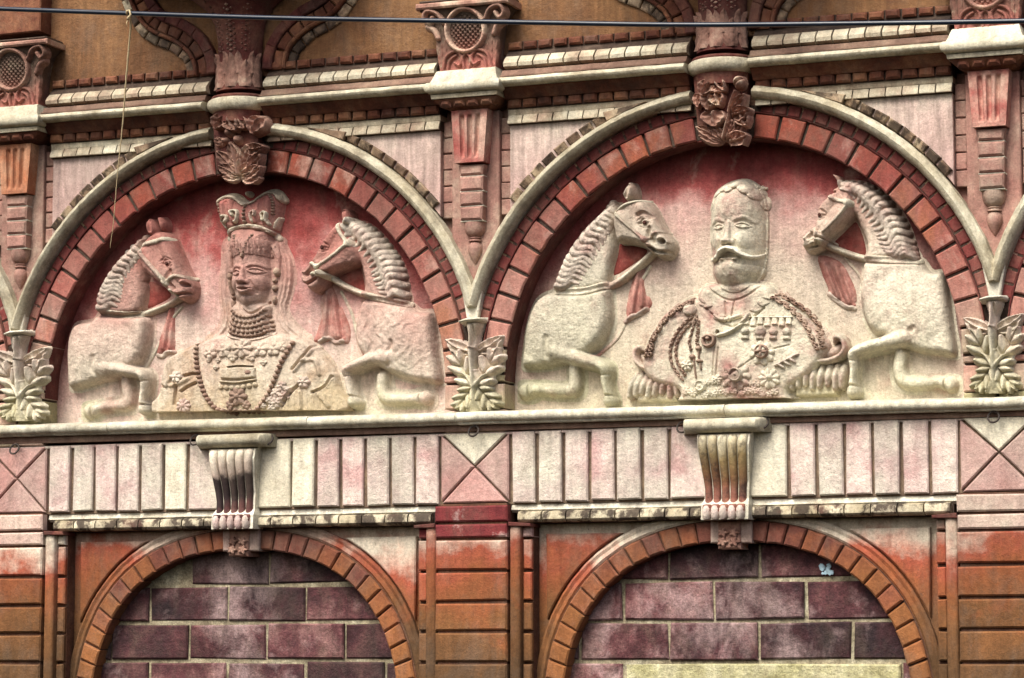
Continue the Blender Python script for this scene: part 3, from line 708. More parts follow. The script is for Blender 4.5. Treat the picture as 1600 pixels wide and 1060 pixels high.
    flare('roll', [(0.106, 0.090, 1.042)]+rp+[(0.110, 0.096, 1.0785), (0.106, 0.090, 1.088), (0.098, 0.078, 1.112), (0.096, 0.07, 1.118)], M['ledge'])
    return e
upper_pilaster(0.0, 'fluted pendant pilaster with orange flutes at the left picture edge', stone('orange_fluted_stone', [(0, S(150, 84, 56)), (0.5, S(176, 112, 78)), (1, S(200, 150, 116))], nscale=9))
upper_pilaster(1.6, 'fluted pendant pilaster between the two upper arches', M['flute'])
upper_pilaster(3.2, 'fluted pendant pilaster with sooty flutes at the right picture edge', M['flute'])

# ------------------------------------------------------------------ scroll brackets, one over each lower arch
def console(cx, label):
    e = empty('scroll_bracket', (cx, 0, -0.28), label, 'bracket', 'scroll brackets over the lower arches')
    z_ = lambda z: AZ(z, .06)
    # cushion on top: a horizontal roll with a splayed shoulder to the wall
    V = []; fs = []; n = 9
    prof = [(0.028, -0.0235), (0.050, -0.0225)] + [(0.052+0.019*math.cos(t), 0.0+0.018*math.sin(t)) for t in np.linspace(-1.4, 1.5, n)] + [(0.03, 0.019)]
    xs = [(-0.136, 0.0), (-0.122, 0.62), (-0.112, 1.0), (0.106, 1.0), (0.118, 0.72), (0.136, 0.0)]
    for u, f in xs:
        V.append((cx+u, 0.02, z_(-0.018)))
        for p, z in prof: V.append((cx+u, -(p*f-0.004*(1-f)), z_(z)))
        V.append((cx+u, 0.02, z_(0.016)))
    k = len(prof)+2
    for i in range(len(xs)-1):
        for j in range(k-1): fs.append((i*k+j, (i+1)*k+j, (i+1)*k+j+1, i*k+j+1))
    o = mesh_obj('cushion', V, fs, M['roll'], e); smooth_by_angle(o, 50)
    # five reeds that bow out at the top, in at the waist and curl at the foot
    path = [(0.030, -0.026), (0.052, -0.030), (0.064, -0.042), (0.067, -0.062), (0.060, -0.092), (0.048, -0.125), (0.037, -0.160), (0.032, -0.190), (0.034, -0.214)]
    foot = [(0.040+0.020*math.sin(t), -0.2555+0.0225*math.cos(t)) for t in np.linspace(-0.3, 3.4, 12)]
    def top_w(z): return 0.078+(0.064-0.078)*min(1, max(0, (-z-0.03)/0.17))
    soot = stone('sooty_reed_stone', [(0, S(110, 66, 64)), (0.18, S(56, 42, 42)), (0.55, S(58, 46, 44)), (0.68, S(206, 184, 166)), (1, S(226, 216, 194))], src='z', zr=(-0.225, -0.045), warp=0.16, nscale=14) if cx < 1 else \
        stone('brown_reed_stone', [(0, S(150, 96, 80)), (0.3, S(128, 88, 56)), (0.6, S(160, 138, 92)), (1, S(214, 206, 176))], src='z', zr=(-0.215, -0.03), warp=0.2, nscale=11, patches=((S(54, 40, 36), 17, 0.52, 0.62, 0.8),))
    for kx in range(5):
        V = []; fs = []; m = 9
        full = path+foot
        for i, (p, z) in enumerate(full):
            # resample handled by list density
            w = 2*top_w(z)/5*0.5*0.90 if i < len(path) else 0.0128*1.02
            uc = (kx-2)*2*(top_w(z) if i < len(path) else 0.064)/5
            for t in np.linspace(-math.pi/2, math.pi/2, m):
                # round cross-section across x
                V.append((cx+uc+w*math.sin(t), -(p-0.013*(1-math.cos(t))-0.002), z_(z)))
        for i in range(len(full)-1):
            for j in range(m-1): fs.append((i*m+j, (i+1)*m+j, (i+1)*m+j+1, i*m+j+1))
        fs = [f[::-1] for f in fs]
        mt = soot
        o = mesh_obj('reed', V, fs, mt, e, smooth=True)
        # separate foot curl ball
        b = lathe_half('curl', [(0.002, z_(-0.2795)), (0.009, z_(-0.278)), (0.0128, z_(-0.270)), (0.0138, z_(-0.258)), (0.0128, z_(-0.246)), (0.0085, z_(-0.238)), (0.001, z_(-0.235))], cx+(kx-2)*0.0256, 0.040, M['slab'], e, flat=1.5)
    # body behind the reeds
    V = []; fs = []
    bod = [(0.020, -0.020), (0.050, -0.030), (0.056, -0.060), (0.040, -0.120), (0.026, -0.165), (0.024, -0.215), (0.044, -0.235), (0.048, -0.2785)]
    for p, z in bod:
        w = top_w(z)+0.001
        if z < -0.22: w = 0.070
        V += [(cx-w, 0.03, z_(z)), (cx-w, -(p-0.006), z_(z)), (cx+w+0.004, -(p-0.006), z_(z)), (cx+w+0.004, 0.03, z_(z))]
    for i in range(len(bod)-1):
        for j in range(3): fs.append((i*4+j, (i+1)*4+j, (i+1)*4+j+1, i*4+j+1))
    fs.append((0, 1, 2, 3)); q = (len(bod)-1)*4; fs.append((q+3, q+2, q+1, q))
    mesh_obj('bracket_body', V, fs, M['cream'], e)
    return e
console(0.8, 'sooty scroll bracket of five reeds over the lower left arch')
console(2.4, 'brown-streaked scroll bracket of five reeds over the lower right arch')

# ------------------------------------------------------------------ small keystones of the lower arches
def small_key(cx, label):
    e = empty('lower_keystone', (cx, 0, -0.36), label, 'keystone', 'small keystones of the lower arches')
    block('key_block', cx-0.060, cx+0.066, -0.348, -0.2815, -0.10, -0.016, M['lower_pale'], e, bev=0.004)
    block('key_face', cx-0.034, cx+0.034, -0.365, -0.283, -0.10, -0.006, M['key'], e, bev=0.005)
    for (u, z) in ((-0.017, -0.318), (0.017, -0.318), (-0.019, -0.345), (0.018, -0.345)):
        P = [(cx+u+0.0135*(1+0.28*math.cos(5*t))*math.cos(t), z+0.0115*(1+0.28*math.cos(5*t))*math.sin(t)) for t in np.linspace(0, 2*math.pi, 20, endpoint=False)]
        prism('rosette', P, -0.012, 0.004, M['key'], e, bev=0.003, jit=0)
small_key(0.8, 'small carved keystone at the top of the lower left arch')
small_key(2.4, 'small carved keystone at the top of the lower right arch')

# ------------------------------------------------------------------ iron rings
ring_spots = [(24, 702, 'rusty iron ring on the crossed panel at the left picture edge'), (306, 688, 'rusty iron ring at the left end of the sooty bracket'),
              (420, 687, 'rusty iron ring at the right end of the sooty bracket'), (741, 674, 'rusty iron ring on the middle crossed panel'),
              (1067, 668, 'rusty iron ring at the left end of the brown-streaked bracket'), (1193, 661, 'rusty iron ring at the right end of the brown-streaked bracket'),
              (1553, 652, 'rusty iron ring on the crossed panel at the right picture edge')]
for px, py, lab in ring_spots:
    x, z = unproj(px, py, 0.02); x = float(x); z = float(z)
    R0, r0, N = 0.0160, 0.0031, 20
    V = []; fs = []
    for i in range(N):
        a = 2*math.pi*i/N
        for j in range(8):
            b = 2*math.pi*j/8
            V.append((x+(R0+r0*math.cos(b))*math.cos(a), -(0.026-0.008*math.sin(a))-r0*math.sin(b), z+(R0+r0*math.cos(b))*math.sin(a)))
    for i in range(N):
        for j in range(8):
            fs.append((i*8+j, ((i+1) % N)*8+j, ((i+1) % N)*8+(j+1) % 8, i*8+(j+1) % 8))
    e = empty('iron_ring', (x, 0, z), lab, 'ring', 'iron rings under the ledge')
    mesh_obj('ring', V, fs, M['iron'], e, smooth=True)
    tube('staple', [(x, 0.01, z+R0+0.002), (x, -0.012, z+R0+0.003), (x, -0.017, z+R0-0.003), (x, -0.008, z+R0-0.004)], 0.0022, M['iron'], e, 6)
# ------------------------------------------------------------------ carved relief: a height field sculpted on the wall
PX = 0.00205      # metres per traced unit of height
def crom(P, n=6, closed=False):
    P = [np.array(p, float) for p in P]
    if len(P) < 3 and not closed: n_ = n*2; return np.array([P[0]+(P[-1]-P[0])*t for t in np.linspace(0, 1, n_)])
    m = len(P); out = []
    rng_ = range(m) if closed else range(m-1)
    for i in rng_:
        p0 = P[(i-1) % m] if (closed or i > 0) else 2*P[0]-P[1]
        p1 = P[i]; p2 = P[(i+1) % m]
        p3 = P[(i+2) % m] if (closed or i+2 < m) else 2*P[-1]-P[-2]
        for t in np.linspace(0, 1, n, endpoint=False):
            out.append(0.5*((2*p1)+(-p0+p2)*t+(2*p0-5*p1+4*p2-p3)*t*t+(-p0+3*p1-3*p2+p3)*t**3))
    if not closed: out.append(P[-1])
    return np.array(out)
def vnoise(x, y, seed=0):
    r = np.random.default_rng(seed); T = r.uniform(-1, 1, (64, 64))
    xi = np.floor(x).astype(int); yi = np.floor(y).astype(int); fx = x-xi; fy = y-yi
    fx = fx*fx*(3-2*fx); fy = fy*fy*(3-2*fy)
    g = lambda a, b: T[b % 64, a % 64]
    return (g(xi, yi)*(1-fx)+g(xi+1, yi)*fx)*(1-fy)+(g(xi, yi+1)*(1-fx)+g(xi+1, yi+1)*fx)*fy
class Relief:
    """Heights in traced units over a grid; T = (x, y, scale) of the tracing frame."""
    def __init__(s, T, box, pbase, pref, step=1.0):
        s.ox, s.oy, s.sc = T; s.pb = pbase; s.pr = pref
        x0, y0 = s.pt((box[0], box[1])); x1, y1 = s.pt((box[2], box[3]))
        s.x = np.arange(x0, x1+step, step); s.y = np.arange(y0, y1+step, step)
        s.GX, s.GY = np.meshgrid(s.x, s.y); s.H = np.zeros_like(s.GX); s.step = step; s.seed = 1
    def frame(s, T): s.ox, s.oy, s.sc = T; return s
    def pt(s, p): return np.array([s.ox+p[0]*s.sc, s.oy+p[1]*s.sc])
    def field(s): return np.zeros_like(s.H)
    def win(s, P, r):
        a = max(0, np.searchsorted(s.x, P[:, 0].min()-r)-1); b = np.searchsorted(s.x, P[:, 0].max()+r)+1
        c = max(0, np.searchsorted(s.y, P[:, 1].min()-r)-1); d = np.searchsorted(s.y, P[:, 1].max()+r)+1
        return slice(c, d), slice(a, b)
    def segd(s, P, W, R=None, Hh=None):
        X = s.GX[W]; Y = s.GY[W]; best = np.full(X.shape, 1e9); rr = np.zeros(X.shape); hh = np.zeros(X.shape)
        q = None
        for i in range(len(P)-1):
            a = P[i]; b = P[i+1]; e = b-a; L = e.dot(e)+1e-9
            t = np.clip(((X-a[0])*e[0]+(Y-a[1])*e[1])/L, 0, 1)
            d = np.hypot(X-a[0]-t*e[0], Y-a[1]-t*e[1])
            if R is not None:
                r = R[i]+(R[i+1]-R[i])*t; h = Hh[i]+(Hh[i+1]-Hh[i])*t
                f = d/r
                m = f < best; best[m] = f[m]; rr[m] = r[m]; hh[m] = h[m]
            else:
                m = d < best; best[m] = d[m]
        return best, hh
    def f_stroke(s, pts, r, h, pw=0.5, smooth=True):
        P = np.array([s.pt(p) for p in pts]); n = len(P)
        R = np.array([r]*n if np.isscalar(r) else r, float)*s.sc; Hh = np.array([h]*n if np.isscalar(h) else h, float)
        Q = np.column_stack([P, R, Hh])
        if smooth and n > 2: Q = crom(Q, 5)
        W = s.win(Q[:, :2], Q[:, 2].max()+2)
        f, hh = s.segd(Q[:, :2], W, np.maximum(Q[:, 2], 0.3), Q[:, 3])
        F = s.field(); F[W] = np.where(f < 1, hh*np.power(np.clip(1-f*f, 0, 1), pw), 0); return F
    def f_poly(s, pts, h, edge, pw=0.5, smooth=True, n=5):
        P = np.array([s.pt(p) for p in pts]);
        Q = crom(P, n, True) if smooth else P
        C = np.vstack([Q, Q[:1]])
        W = s.win(Q, 2); X = s.GX[W]; Y = s.GY[W]
        ins = np.zeros(X.shape, bool)
        for i in range(len(Q)):
            a = C[i]; b = C[i+1]
            c = ((a[1] > Y) != (b[1] > Y))
            xx = (b[0]-a[0])*(Y-a[1])/((b[1]-a[1]) if abs(b[1]-a[1]) > 1e-9 else 1e-9)+a[0]
            ins ^= c & (X < xx)
        d, _ = s.segd(C, W)
        e = edge*s.sc
        t = np.clip(d/e, 0, 1)
        F = s.field(); F[W] = np.where(ins, h*np.power(np.clip(1-(1-t)**2, 0, 1), pw), 0); return F
    def f_ell(s, c, rx, ry, h, ang=0, pw=0.5):
        x, y = s.pt(c); rx *= s.sc; ry *= s.sc; a = math.radians(ang)
        R = max(rx, ry)+2
        W = s.win(np.array([[x-R, y-R], [x+R, y+R]]), 0)
        X = s.GX[W]-x; Y = s.GY[W]-y
        u = (X*math.cos(a)+Y*math.sin(a))/rx; v = (-X*math.sin(a)+Y*math.cos(a))/ry
        F = s.field(); F[W] = h*np.power(np.clip(1-u*u-v*v, 0, 1), pw); return F
    # combine
    def up(s, F, k=3.0, raise_=False):
        A = s.H
        m = np.minimum(A, F); ke = np.clip(k*np.clip(m/max(k, 1e-6), 0, 1), 1e-6, None)
        d = np.clip(ke-np.abs(A-F), 0, None)/ke
        s.H = np.where(F > 0, np.maximum(A, F)+d*d*ke*0.25, A); return s
    def add(s, F): s.H = s.H+F; return s
    def stroke(s, pts, r, h, k=3, **kw): return s.up(s.f_stroke(pts, r, h, **kw), k)
    def poly(s, pts, h, edge, k=3, **kw): return s.up(s.f_poly(pts, h, edge, **kw), k)
    def ell(s, c, rx, ry, h, k=2, **kw): return s.up(s.f_ell(c, rx, ry, h, **kw), k)
    def groove(s, pts, r, d, **kw): s.H = np.maximum(s.H-s.f_stroke(pts, r, d, pw=1.0, **kw), np.minimum(s.H, 1.0)); return s
    def addst(s, pts, r, d, pw=1.0, **kw): s.H = np.where(s.H > 0, s.H+s.f_stroke(pts, r, d, pw=pw, **kw), 0); return s
    def addell(s, c, rx, ry, h, ang=0, pw=1.0): s.H = np.where(s.H > 0, np.maximum(s.H+s.f_ell(c, rx, ry, h, ang, pw), 0.5), 0); return s
    def blur(s, n=1):
        for _ in range(n):
            A = np.pad(s.H, 1, mode='edge')
            s.H = (A[1:-1, 1:-1]*4+2*(A[:-2, 1:-1]+A[2:, 1:-1]+A[1:-1, :-2]+A[1:-1, 2:])+A[:-2, :-2]+A[2:, :-2]+A[:-2, 2:]+A[2:, 2:])/16
        return s
    def rough(s, a=0.35, sc=5.0):
        s.seed += 1
        N = vnoise(s.GX/sc, s.GY/sc, s.seed)+0.5*vnoise(s.GX/sc*2.3, s.GY/sc*2.3, s.seed+9)
        s.H = np.where(s.H > 0.5, s.H+a*N, s.H); return s
    def mesh(s, name, mat, parent, H=None, base=None, eps=0.2):
        """H over base becomes a mesh; its rim is sunk a little into whatever carries it"""
        if H is None: H = s.H
        B = base if base is not None else np.zeros_like(H)
        m = H > eps
        c = m[:-1, :-1] | m[1:, :-1] | m[:-1, 1:] | m[1:, 1:]
        used = np.zeros_like(m); used[:-1, :-1] |= c; used[1:, :-1] |= c; used[:-1, 1:] |= c; used[1:, 1:] |= c
        idx = -np.ones(H.shape, int); idx[used] = np.arange(used.sum())
        Y = np.where(m, B+H, B-1.2)
        X, Z = unproj(s.GX[used], s.GY[used], s.pr)
        V = np.stack([X, -(s.pb+Y[used]*PX), Z], -1)
        a = idx[:-1, :-1][c]; b = idx[:-1, 1:][c]; d = idx[1:, 1:][c]; e = idx[1:, :-1][c]
        o = fast_mesh(name, V, np.stack([a, e, d, b], -1), mat, parent); smooth_by_angle(o, 58); return o
    def layer(s, name, mat, parent, fields, sm=1, rough=0.15, raise_body=False):
        """a part lying on the body: union of fields, carried by the body's own surface"""
        F = s.field()
        for f in fields: F = np.maximum(F, f)
        if sm:
            A = np.pad(F, 1); G = (A[1:-1, 1:-1]*4+2*(A[:-2, 1:-1]+A[2:, 1:-1]+A[1:-1, :-2]+A[1:-1, 2:])+A[:-2, :-2]+A[2:, :-2]+A[:-2, 2:]+A[2:, 2:])/16
            F = np.where(F > 0, G, 0)
        if rough: s.seed += 1; F = np.where(F > 0.3, F+rough*vnoise(s.GX/3, s.GY/3, s.seed), F)
        return s.mesh(name, mat, parent, F, s.H)
    def beads(s, path, r, h, gap=2.05, closed=False):
        """fields for a string of beads along a traced path"""
        P = np.array([s.pt(p) for p in path]); Q = crom(P, 12) if len(P) > 2 else crom(P, 12)
        L = np.concatenate([[0], np.cumsum(np.hypot(*np.diff(Q, axis=0).T))]); rr = r*s.sc
        n = max(2, int(L[-1]/(rr*gap))+1); out = s.field()
        for t in np.linspace(0, L[-1], n):
            x = np.interp(t, L, Q[:, 0]); y = np.interp(t, L, Q[:, 1])
            W = s.win(np.array([[x-rr-1, y-rr-1], [x+rr+1, y+rr+1]]), 0)
            f = np.hypot(s.GX[W]-x, s.GY[W]-y)/rr
            out[W] = np.maximum(out[W], h*np.sqrt(np.clip(1-f*f, 0, 1)))
        return out
    def chain(s, path, r, h, gap=1.5):
        P = np.array([s.pt(p) for p in path]); Q = crom(P, 12)
        L = np.concatenate([[0], np.cumsum(np.hypot(*np.diff(Q, axis=0).T))]); rr = r*s.sc
        n = max(2, int(L[-1]/(rr*gap))+1); out = s.field(); tt = np.linspace(0, L[-1], n)
        for i, t in enumerate(tt):
            x = np.interp(t, L, Q[:, 0]); y = np.interp(t, L, Q[:, 1]); x2 = np.interp(t+1, L, Q[:, 0]); y2 = np.interp(t+1, L, Q[:, 1])
            a = math.atan2(y2-y, x2-x)+(0.75 if i % 2 else -0.75)
            W = s.win(np.array([[x-rr-1, y-rr-1], [x+rr+1, y+rr+1]]), 0)
            X = s.GX[W]-x; Y = s.GY[W]-y
            u = (X*math.cos(a)+Y*math.sin(a))/rr; v = (-X*math.sin(a)+Y*math.cos(a))/(rr*0.62)
            q = np.sqrt(u*u+v*v)
            out[W] = np.maximum(out[W], h*np.sqrt(np.clip(1-((q-0.62)/0.42)**2, 0, 1)))
        return out
    def rosette(s, c, r, h, n=6, core=0.32, ph=0.0):
        x, y = s.pt(c); rr = r*s.sc
        W = s.win(np.array([[x-rr-1, y-rr-1], [x+rr+1, y+rr+1]]), 0)
        X = s.GX[W]-x; Y = s.GY[W]-y; q = np.hypot(X, Y)/rr; a = np.arctan2(Y, X)+ph
        lob = 0.78+0.22*np.abs(np.cos(a*n/2)); f = q/lob
        pet = h*0.75*np.sqrt(np.clip(1-(2*np.clip(f, 0, 1)-1)**2*0.8, 0, 1))*(0.55+0.45*np.abs(np.cos(a*n/2)))
        F = s.field(); F[W] = np.where(f < 1, np.maximum(pet, 0.4), 0)
        F[W] = np.maximum(F[W], h*np.sqrt(np.clip(1-(q/core)**2, 0, 1))); return F

# ------------------------------------------------------------------ horses
def horse(T, box, d, label, skin='horse', group='stone horses in the tympana'):
    e_x, e_z = unproj(*(np.array([T[0], T[1]])+np.array(d['hoof'])*T[2]), BACK)
    e = empty('stone_horse', (float(e_x), -BACK, float(e_z)), label, 'horse', group)
    R = Relief(T, box, BACK, BACK+0.045, step=0.75)
    # drapery behind
    dr = Relief(T, box, BACK, BACK+0.01)
    dr.poly(d['drape'], 6, 40); 
    for gl in d['folds']: dr.addst(gl, 12, 3.5); 
    for gl in d['folds']: dr.addst([(x+18, y) for x, y in gl], 9, -3.0)
    dr.blur(1).rough(0.3)
    dr.mesh('drapery', M['cloth'], e)
    dr.layer('hem', M['mane'], e, [dr.f_stroke(d['hem'], 11, 4.5)])
    hl = Relief(T, box, BACK, BACK+0.005); hl.poly(d['hollow'], 2.6, 20); hl.blur(1); hl.mesh('throat_hollow', M['hollow'], e)
    # far leg, torso, neck, near leg, head - one body
    R.stroke(d['legfar'], d['legfar_r'], d.get('legfar_h', 13)+5, k=4, pw=0.36)
    R.blur(2)
    R.poly(d['torso'], 25, 36, k=3, pw=0.5)
    R.addell(d['belly'][0], d['belly'][1], d['belly'][2], 8)
    R.poly(d['neck'], 23, 34, k=4)
    R.addst(d['chest'], 40, 3.0); 
    R.blur(3)
    for gl in d.get('grooves', ()): R.groove(gl, 15, 4)
    R.stroke(d['leg'], [q_*0.9 for q_ in d['leg_r']], [h_+8 for h_ in d['leg_h']], k=5, pw=0.36)
    R.blur(2)
    TF = (T[0]+5.0, T[1]+1.5, T[2]); R.frame(TF)
    R.poly(d['head'], 38, 30, k=1.0, pw=0.5)
    R.blur(1)
    R.addst(d['cheek'], 46, 6.0)
    R.poly(d['ear'], 40, 22, k=1); R.groove(d['earg'], 9, 7)
    if 'ear2' in d: R.poly(d['ear2'], 28, 20, k=1)
    R.addst(d['nose'], 34, 4.0)
    R.addell(d['eye'], 38, 30, -9); R.addell(d['eye'], 18, 14, 10, pw=0.6); R.addell(d['eye'], 7, 7, -4)
    for gl in d['lids']: R.addst(gl, 7, 4.2)
    R.addell(d['nostril'], 17, 14, -14); R.addst(d['nostrilrim'], 9, 5)
    R.groove(d['mouth'], 9, 11)
    for gl in d['jaw']: R.groove(gl, 12, 6)
    R.blur(1).rough(0.4, 6).rough(0.18, 2.2)
    R.frame(T)
    # hoof line
    R.groove(d['hoofline'], 8, 6)
    kx, ky = d['leg'][3]
    R.addell((kx, ky), 26, 22, 3.0); R.groove([(kx-24, ky+26), (kx, ky+32), (kx+22, ky+26)], 7, 3)
    fx_, fy_ = d['legfar'][-2]; hx, hy = d['legfar'][-1]
    R.groove([((fx_+2*hx)/3, hy-34), ((fx_*1.2+1.8*hx)/3, hy), ((fx_+2*hx)/3, hy+34)], 7, 5)
    if d.get('fur'):
        cx_, cy_ = R.pt(d['fur'][0]); rr = d['fur'][1]*R.sc
        q = np.clip(1-np.hypot(R.GX-cx_, R.GY-cy_)/rr, 0, 1)
        R.H = np.where(R.H > 4, R.H+q**0.5*1.9*np.sin(R.GX*0.42+2.2*np.sin(R.GY*0.16)+1.5*vnoise(R.GX/9, R.GY/9, 3))*(0.5+0.5*vnoise(R.GX/7, R.GY/7, 5)), R.H)
    R.mesh('body', M[skin], e)
    # mane
    L = []
    for (a, b), w in d['mane']:
        a = np.array(a, float); b = np.array(b, float); m = (a+b)/2; n = np.array([-(b-a)[1], (b-a)[0]])*0.13
        pts = [a, a+(b-a)*0.33+n, a+(b-a)*0.66-n, b]
        L.append(R.f_stroke(pts, [w*0.95, w, w*0.72, w*0.3], [13, 11, 6.5, 1.2]))
    R.layer('mane', M['mane'], e, L, rough=0.5)
    R.frame(TF)
    # tack
    R.layer('eye', M['eye'], e, [R.f_ell((d['eye'][0], d['eye'][1]+2), 11, 9, 2.4)])
    R.layer('bridle', M['figure'], e, [R.f_stroke(p, w, 4.6) for p, w in d['straps']] + [R.f_ell(c, r, r, 6.5) for c, r in d['bosses']])
    R.layer('rein', M['figure'], e, [R.f_stroke(d['rein'], d.get('rein_r', 15), d['rein_h']), R.f_stroke(d['rein2'], 8, [3, 3]+[2.5]*(len(d['rein2'])-2))])
    return e
def locks(crest, inner, n, w):
    c = crom(crest, 10); i_ = crom(inner, 10)
    f = lambda Q, t: Q[min(len(Q)-1, int(t*(len(Q)-1)))]
    return [((tuple(f(c, t)), tuple(f(i_, t))), w) for t in np.linspace(0, 1, n)]

HA = dict(hollow=[(425, 350), (520, 375), (565, 425), (500, 468), (410, 500), (418, 430)], hoof=(425, 1010), torso=[(195, 512), (160, 548), (75, 566), (46, 625), (36, 720), (36, 830), (50, 890), (120, 878), (220, 850), (310, 830), (385, 778), (430, 700), (448, 600), (432, 530), (300, 525)],
    belly=((210, 690), 190, 160), neck=[(425, 135), (355, 195), (290, 262), (240, 335), (206, 405), (190, 480), (197, 518), (330, 520), (400, 505), (425, 450), (432, 380), (430, 300), (430, 220)],
    chest=[(400, 560), (405, 650), (370, 740)], grooves=[[(190, 735), (185, 790), (205, 835)], [(190, 520), (300, 528), (420, 515)]],
    leg=[(215, 785), (290, 792), (375, 806), (432, 826), (436, 890), (428, 950), (430, 996)], leg_r=[52, 42, 34, 31, 25, 24, 36], leg_h=[24, 28, 28, 27, 25, 24, 24],
    legfar=[(325, 850), (335, 930), (320, 965), (240, 978), (180, 990), (140, 1004)], legfar_r=[30, 32, 33, 27, 28, 36],
    head=[(418, 172), (440, 130), (500, 96), (545, 113), (572, 160), (597, 220), (625, 288), (655, 338), (668, 385), (655, 432), (618, 452), (585, 432), (548, 405), (518, 372), (460, 332), (420, 295), (402, 225)],
    cheek=[(440, 220), (480, 270), (540, 340)], ear=[(438, 70), (452, 32), (474, 44), (492, 88), (484, 126), (452, 118)], earg=[(460, 50), (470, 100)], ear2=[(480, 30), (505, 22), (525, 55), (518, 92), (500, 92)],
    nose=[(540, 160), (585, 260), (625, 330)], eye=(556, 262), lids=[[(528, 262), (552, 242), (582, 258)], [(532, 272), (560, 282), (582, 268)]], nostril=(645, 372), nostrilrim=[(628, 360), (648, 350), (664, 372)],
    mouth=[(572, 420), (610, 420), (650, 412)], jaw=[[(415, 350), (450, 340), (520, 385)], [(575, 300), (560, 350), (590, 390)]], hoofline=[(392, 975), (430, 972), (466, 978)],
    straps=[([(430, 172), (490, 158), (550, 140)], 12), ([(425, 212), (480, 275), (548, 350)], 11), ([(550, 362), (590, 330), (655, 332)], 10)], bosses=[((422, 212), 19), ((548, 365), 17), ((566, 402), 12)],
    rein=[(578, 425), (515, 465), (440, 492), (370, 512), (290, 513), (195, 498)], rein_h=[14, 17, 14, 8, 6, 6], rein_r=16, rein2=[(575, 470), (520, 540), (470, 640), (400, 775)],
    drape=[(565, 470), (535, 560), (505, 650), (495, 722), (540, 712), (585, 705), (590, 620), (580, 540), (578, 475)], folds=[[(560, 500), (530, 690)], [(572, 500), (565, 690)]], hem=[(500, 725), (520, 730), (545, 712), (582, 708)],
    mane=locks([(420, 130), (345, 190), (285, 265), (235, 340), (208, 405), (196, 480)], [(420, 215), (385, 270), (345, 330), (325, 385), (320, 430), (300, 480)], 13, 21))
HC = dict(hollow=[(488, 318), (540, 308), (600, 318), (640, 345), (570, 405), (480, 455), (470, 400)], hoof=(470, 1030), torso=[(215, 520), (145, 548), (110, 600), (85, 680), (70, 780), (66, 862), (130, 870), (215, 858), (300, 830), (380, 802), (440, 735), (470, 640), (466, 560), (450, 500), (330, 520)],
    belly=((250, 690), 200, 170), neck=[(490, 125), (430, 170), (345, 255), (275, 355), (238, 440), (212, 505), (216, 525), (330, 528), (440, 505), (462, 455), (475, 400), (492, 330), (495, 250), (505, 170)],
    chest=[(420, 560), (425, 650), (390, 740)], grooves=[[(192, 735), (190, 800), (212, 850)], [(215, 532), (330, 540), (440, 515)]],
    leg=[(220, 790), (310, 822), (400, 848), (450, 875), (452, 930), (462, 985), (468, 1022)], leg_r=[56, 44, 36, 33, 25, 24, 36], leg_h=[24, 29, 30, 28, 26, 24, 24],
    legfar=[(300, 870), (302, 940), (285, 968), (210, 972), (130, 965), (78, 975)], legfar_r=[30, 32, 33, 28, 28, 38], legfar_h=15,
    head=[(488, 160), (530, 112), (615, 102), (660, 145), (690, 208), (720, 258), (748, 300), (744, 342), (715, 370), (672, 362), (640, 335), (602, 314), (545, 304), (494, 298), (478, 225)],
    cheek=[(515, 200), (555, 250), (610, 295)], ear=[(545, 118), (522, 88), (536, 48), (558, 22), (578, 58), (576, 98)], earg=[(555, 45), (548, 95)],
    nose=[(620, 150), (675, 230), (715, 285)], eye=(633, 213), lids=[[(606, 210), (630, 194), (655, 212)], [(612, 225), (634, 232), (654, 222)]], nostril=(712, 300), nostrilrim=[(697, 288), (718, 280), (735, 300)],
    mouth=[(650, 325), (690, 345), (732, 345)], jaw=[[(490, 310), (560, 316), (620, 330)], [(600, 180), (630, 172), (660, 190)], [(655, 240), (650, 270), (672, 300)]], hoofline=[(430, 1000), (468, 996), (508, 1004)],
    straps=[([(488, 165), (560, 126), (628, 106)], 8), ([(490, 168), (560, 228), (634, 292)], 8), ([(640, 294), (676, 264), (716, 252)], 7)], bosses=[((488, 166), 17), ((632, 292), 15), ((648, 318), 12)],
    rein=[(642, 338), (575, 402), (492, 466), (420, 496), (330, 518), (215, 518)], rein_h=[16, 20, 16, 9, 6, 6], rein_r=17, rein2=[(620, 400), (550, 520), (515, 630), (470, 725), (380, 808)],
    drape=[(610, 400), (570, 480), (545, 600), (552, 655), (600, 630), (640, 605), (658, 572), (622, 500), (628, 430)], folds=[[(600, 440), (570, 620)], [(615, 470), (620, 590)]], hem=[(540, 662), (570, 640), (602, 628), (638, 604)],
    mane=locks([(470, 120), (425, 180), (350, 250), (285, 345), (250, 420), (222, 495)], [(490, 200), (468, 262), (430, 330), (395, 390), (365, 440), (330, 490)], 15, 21))
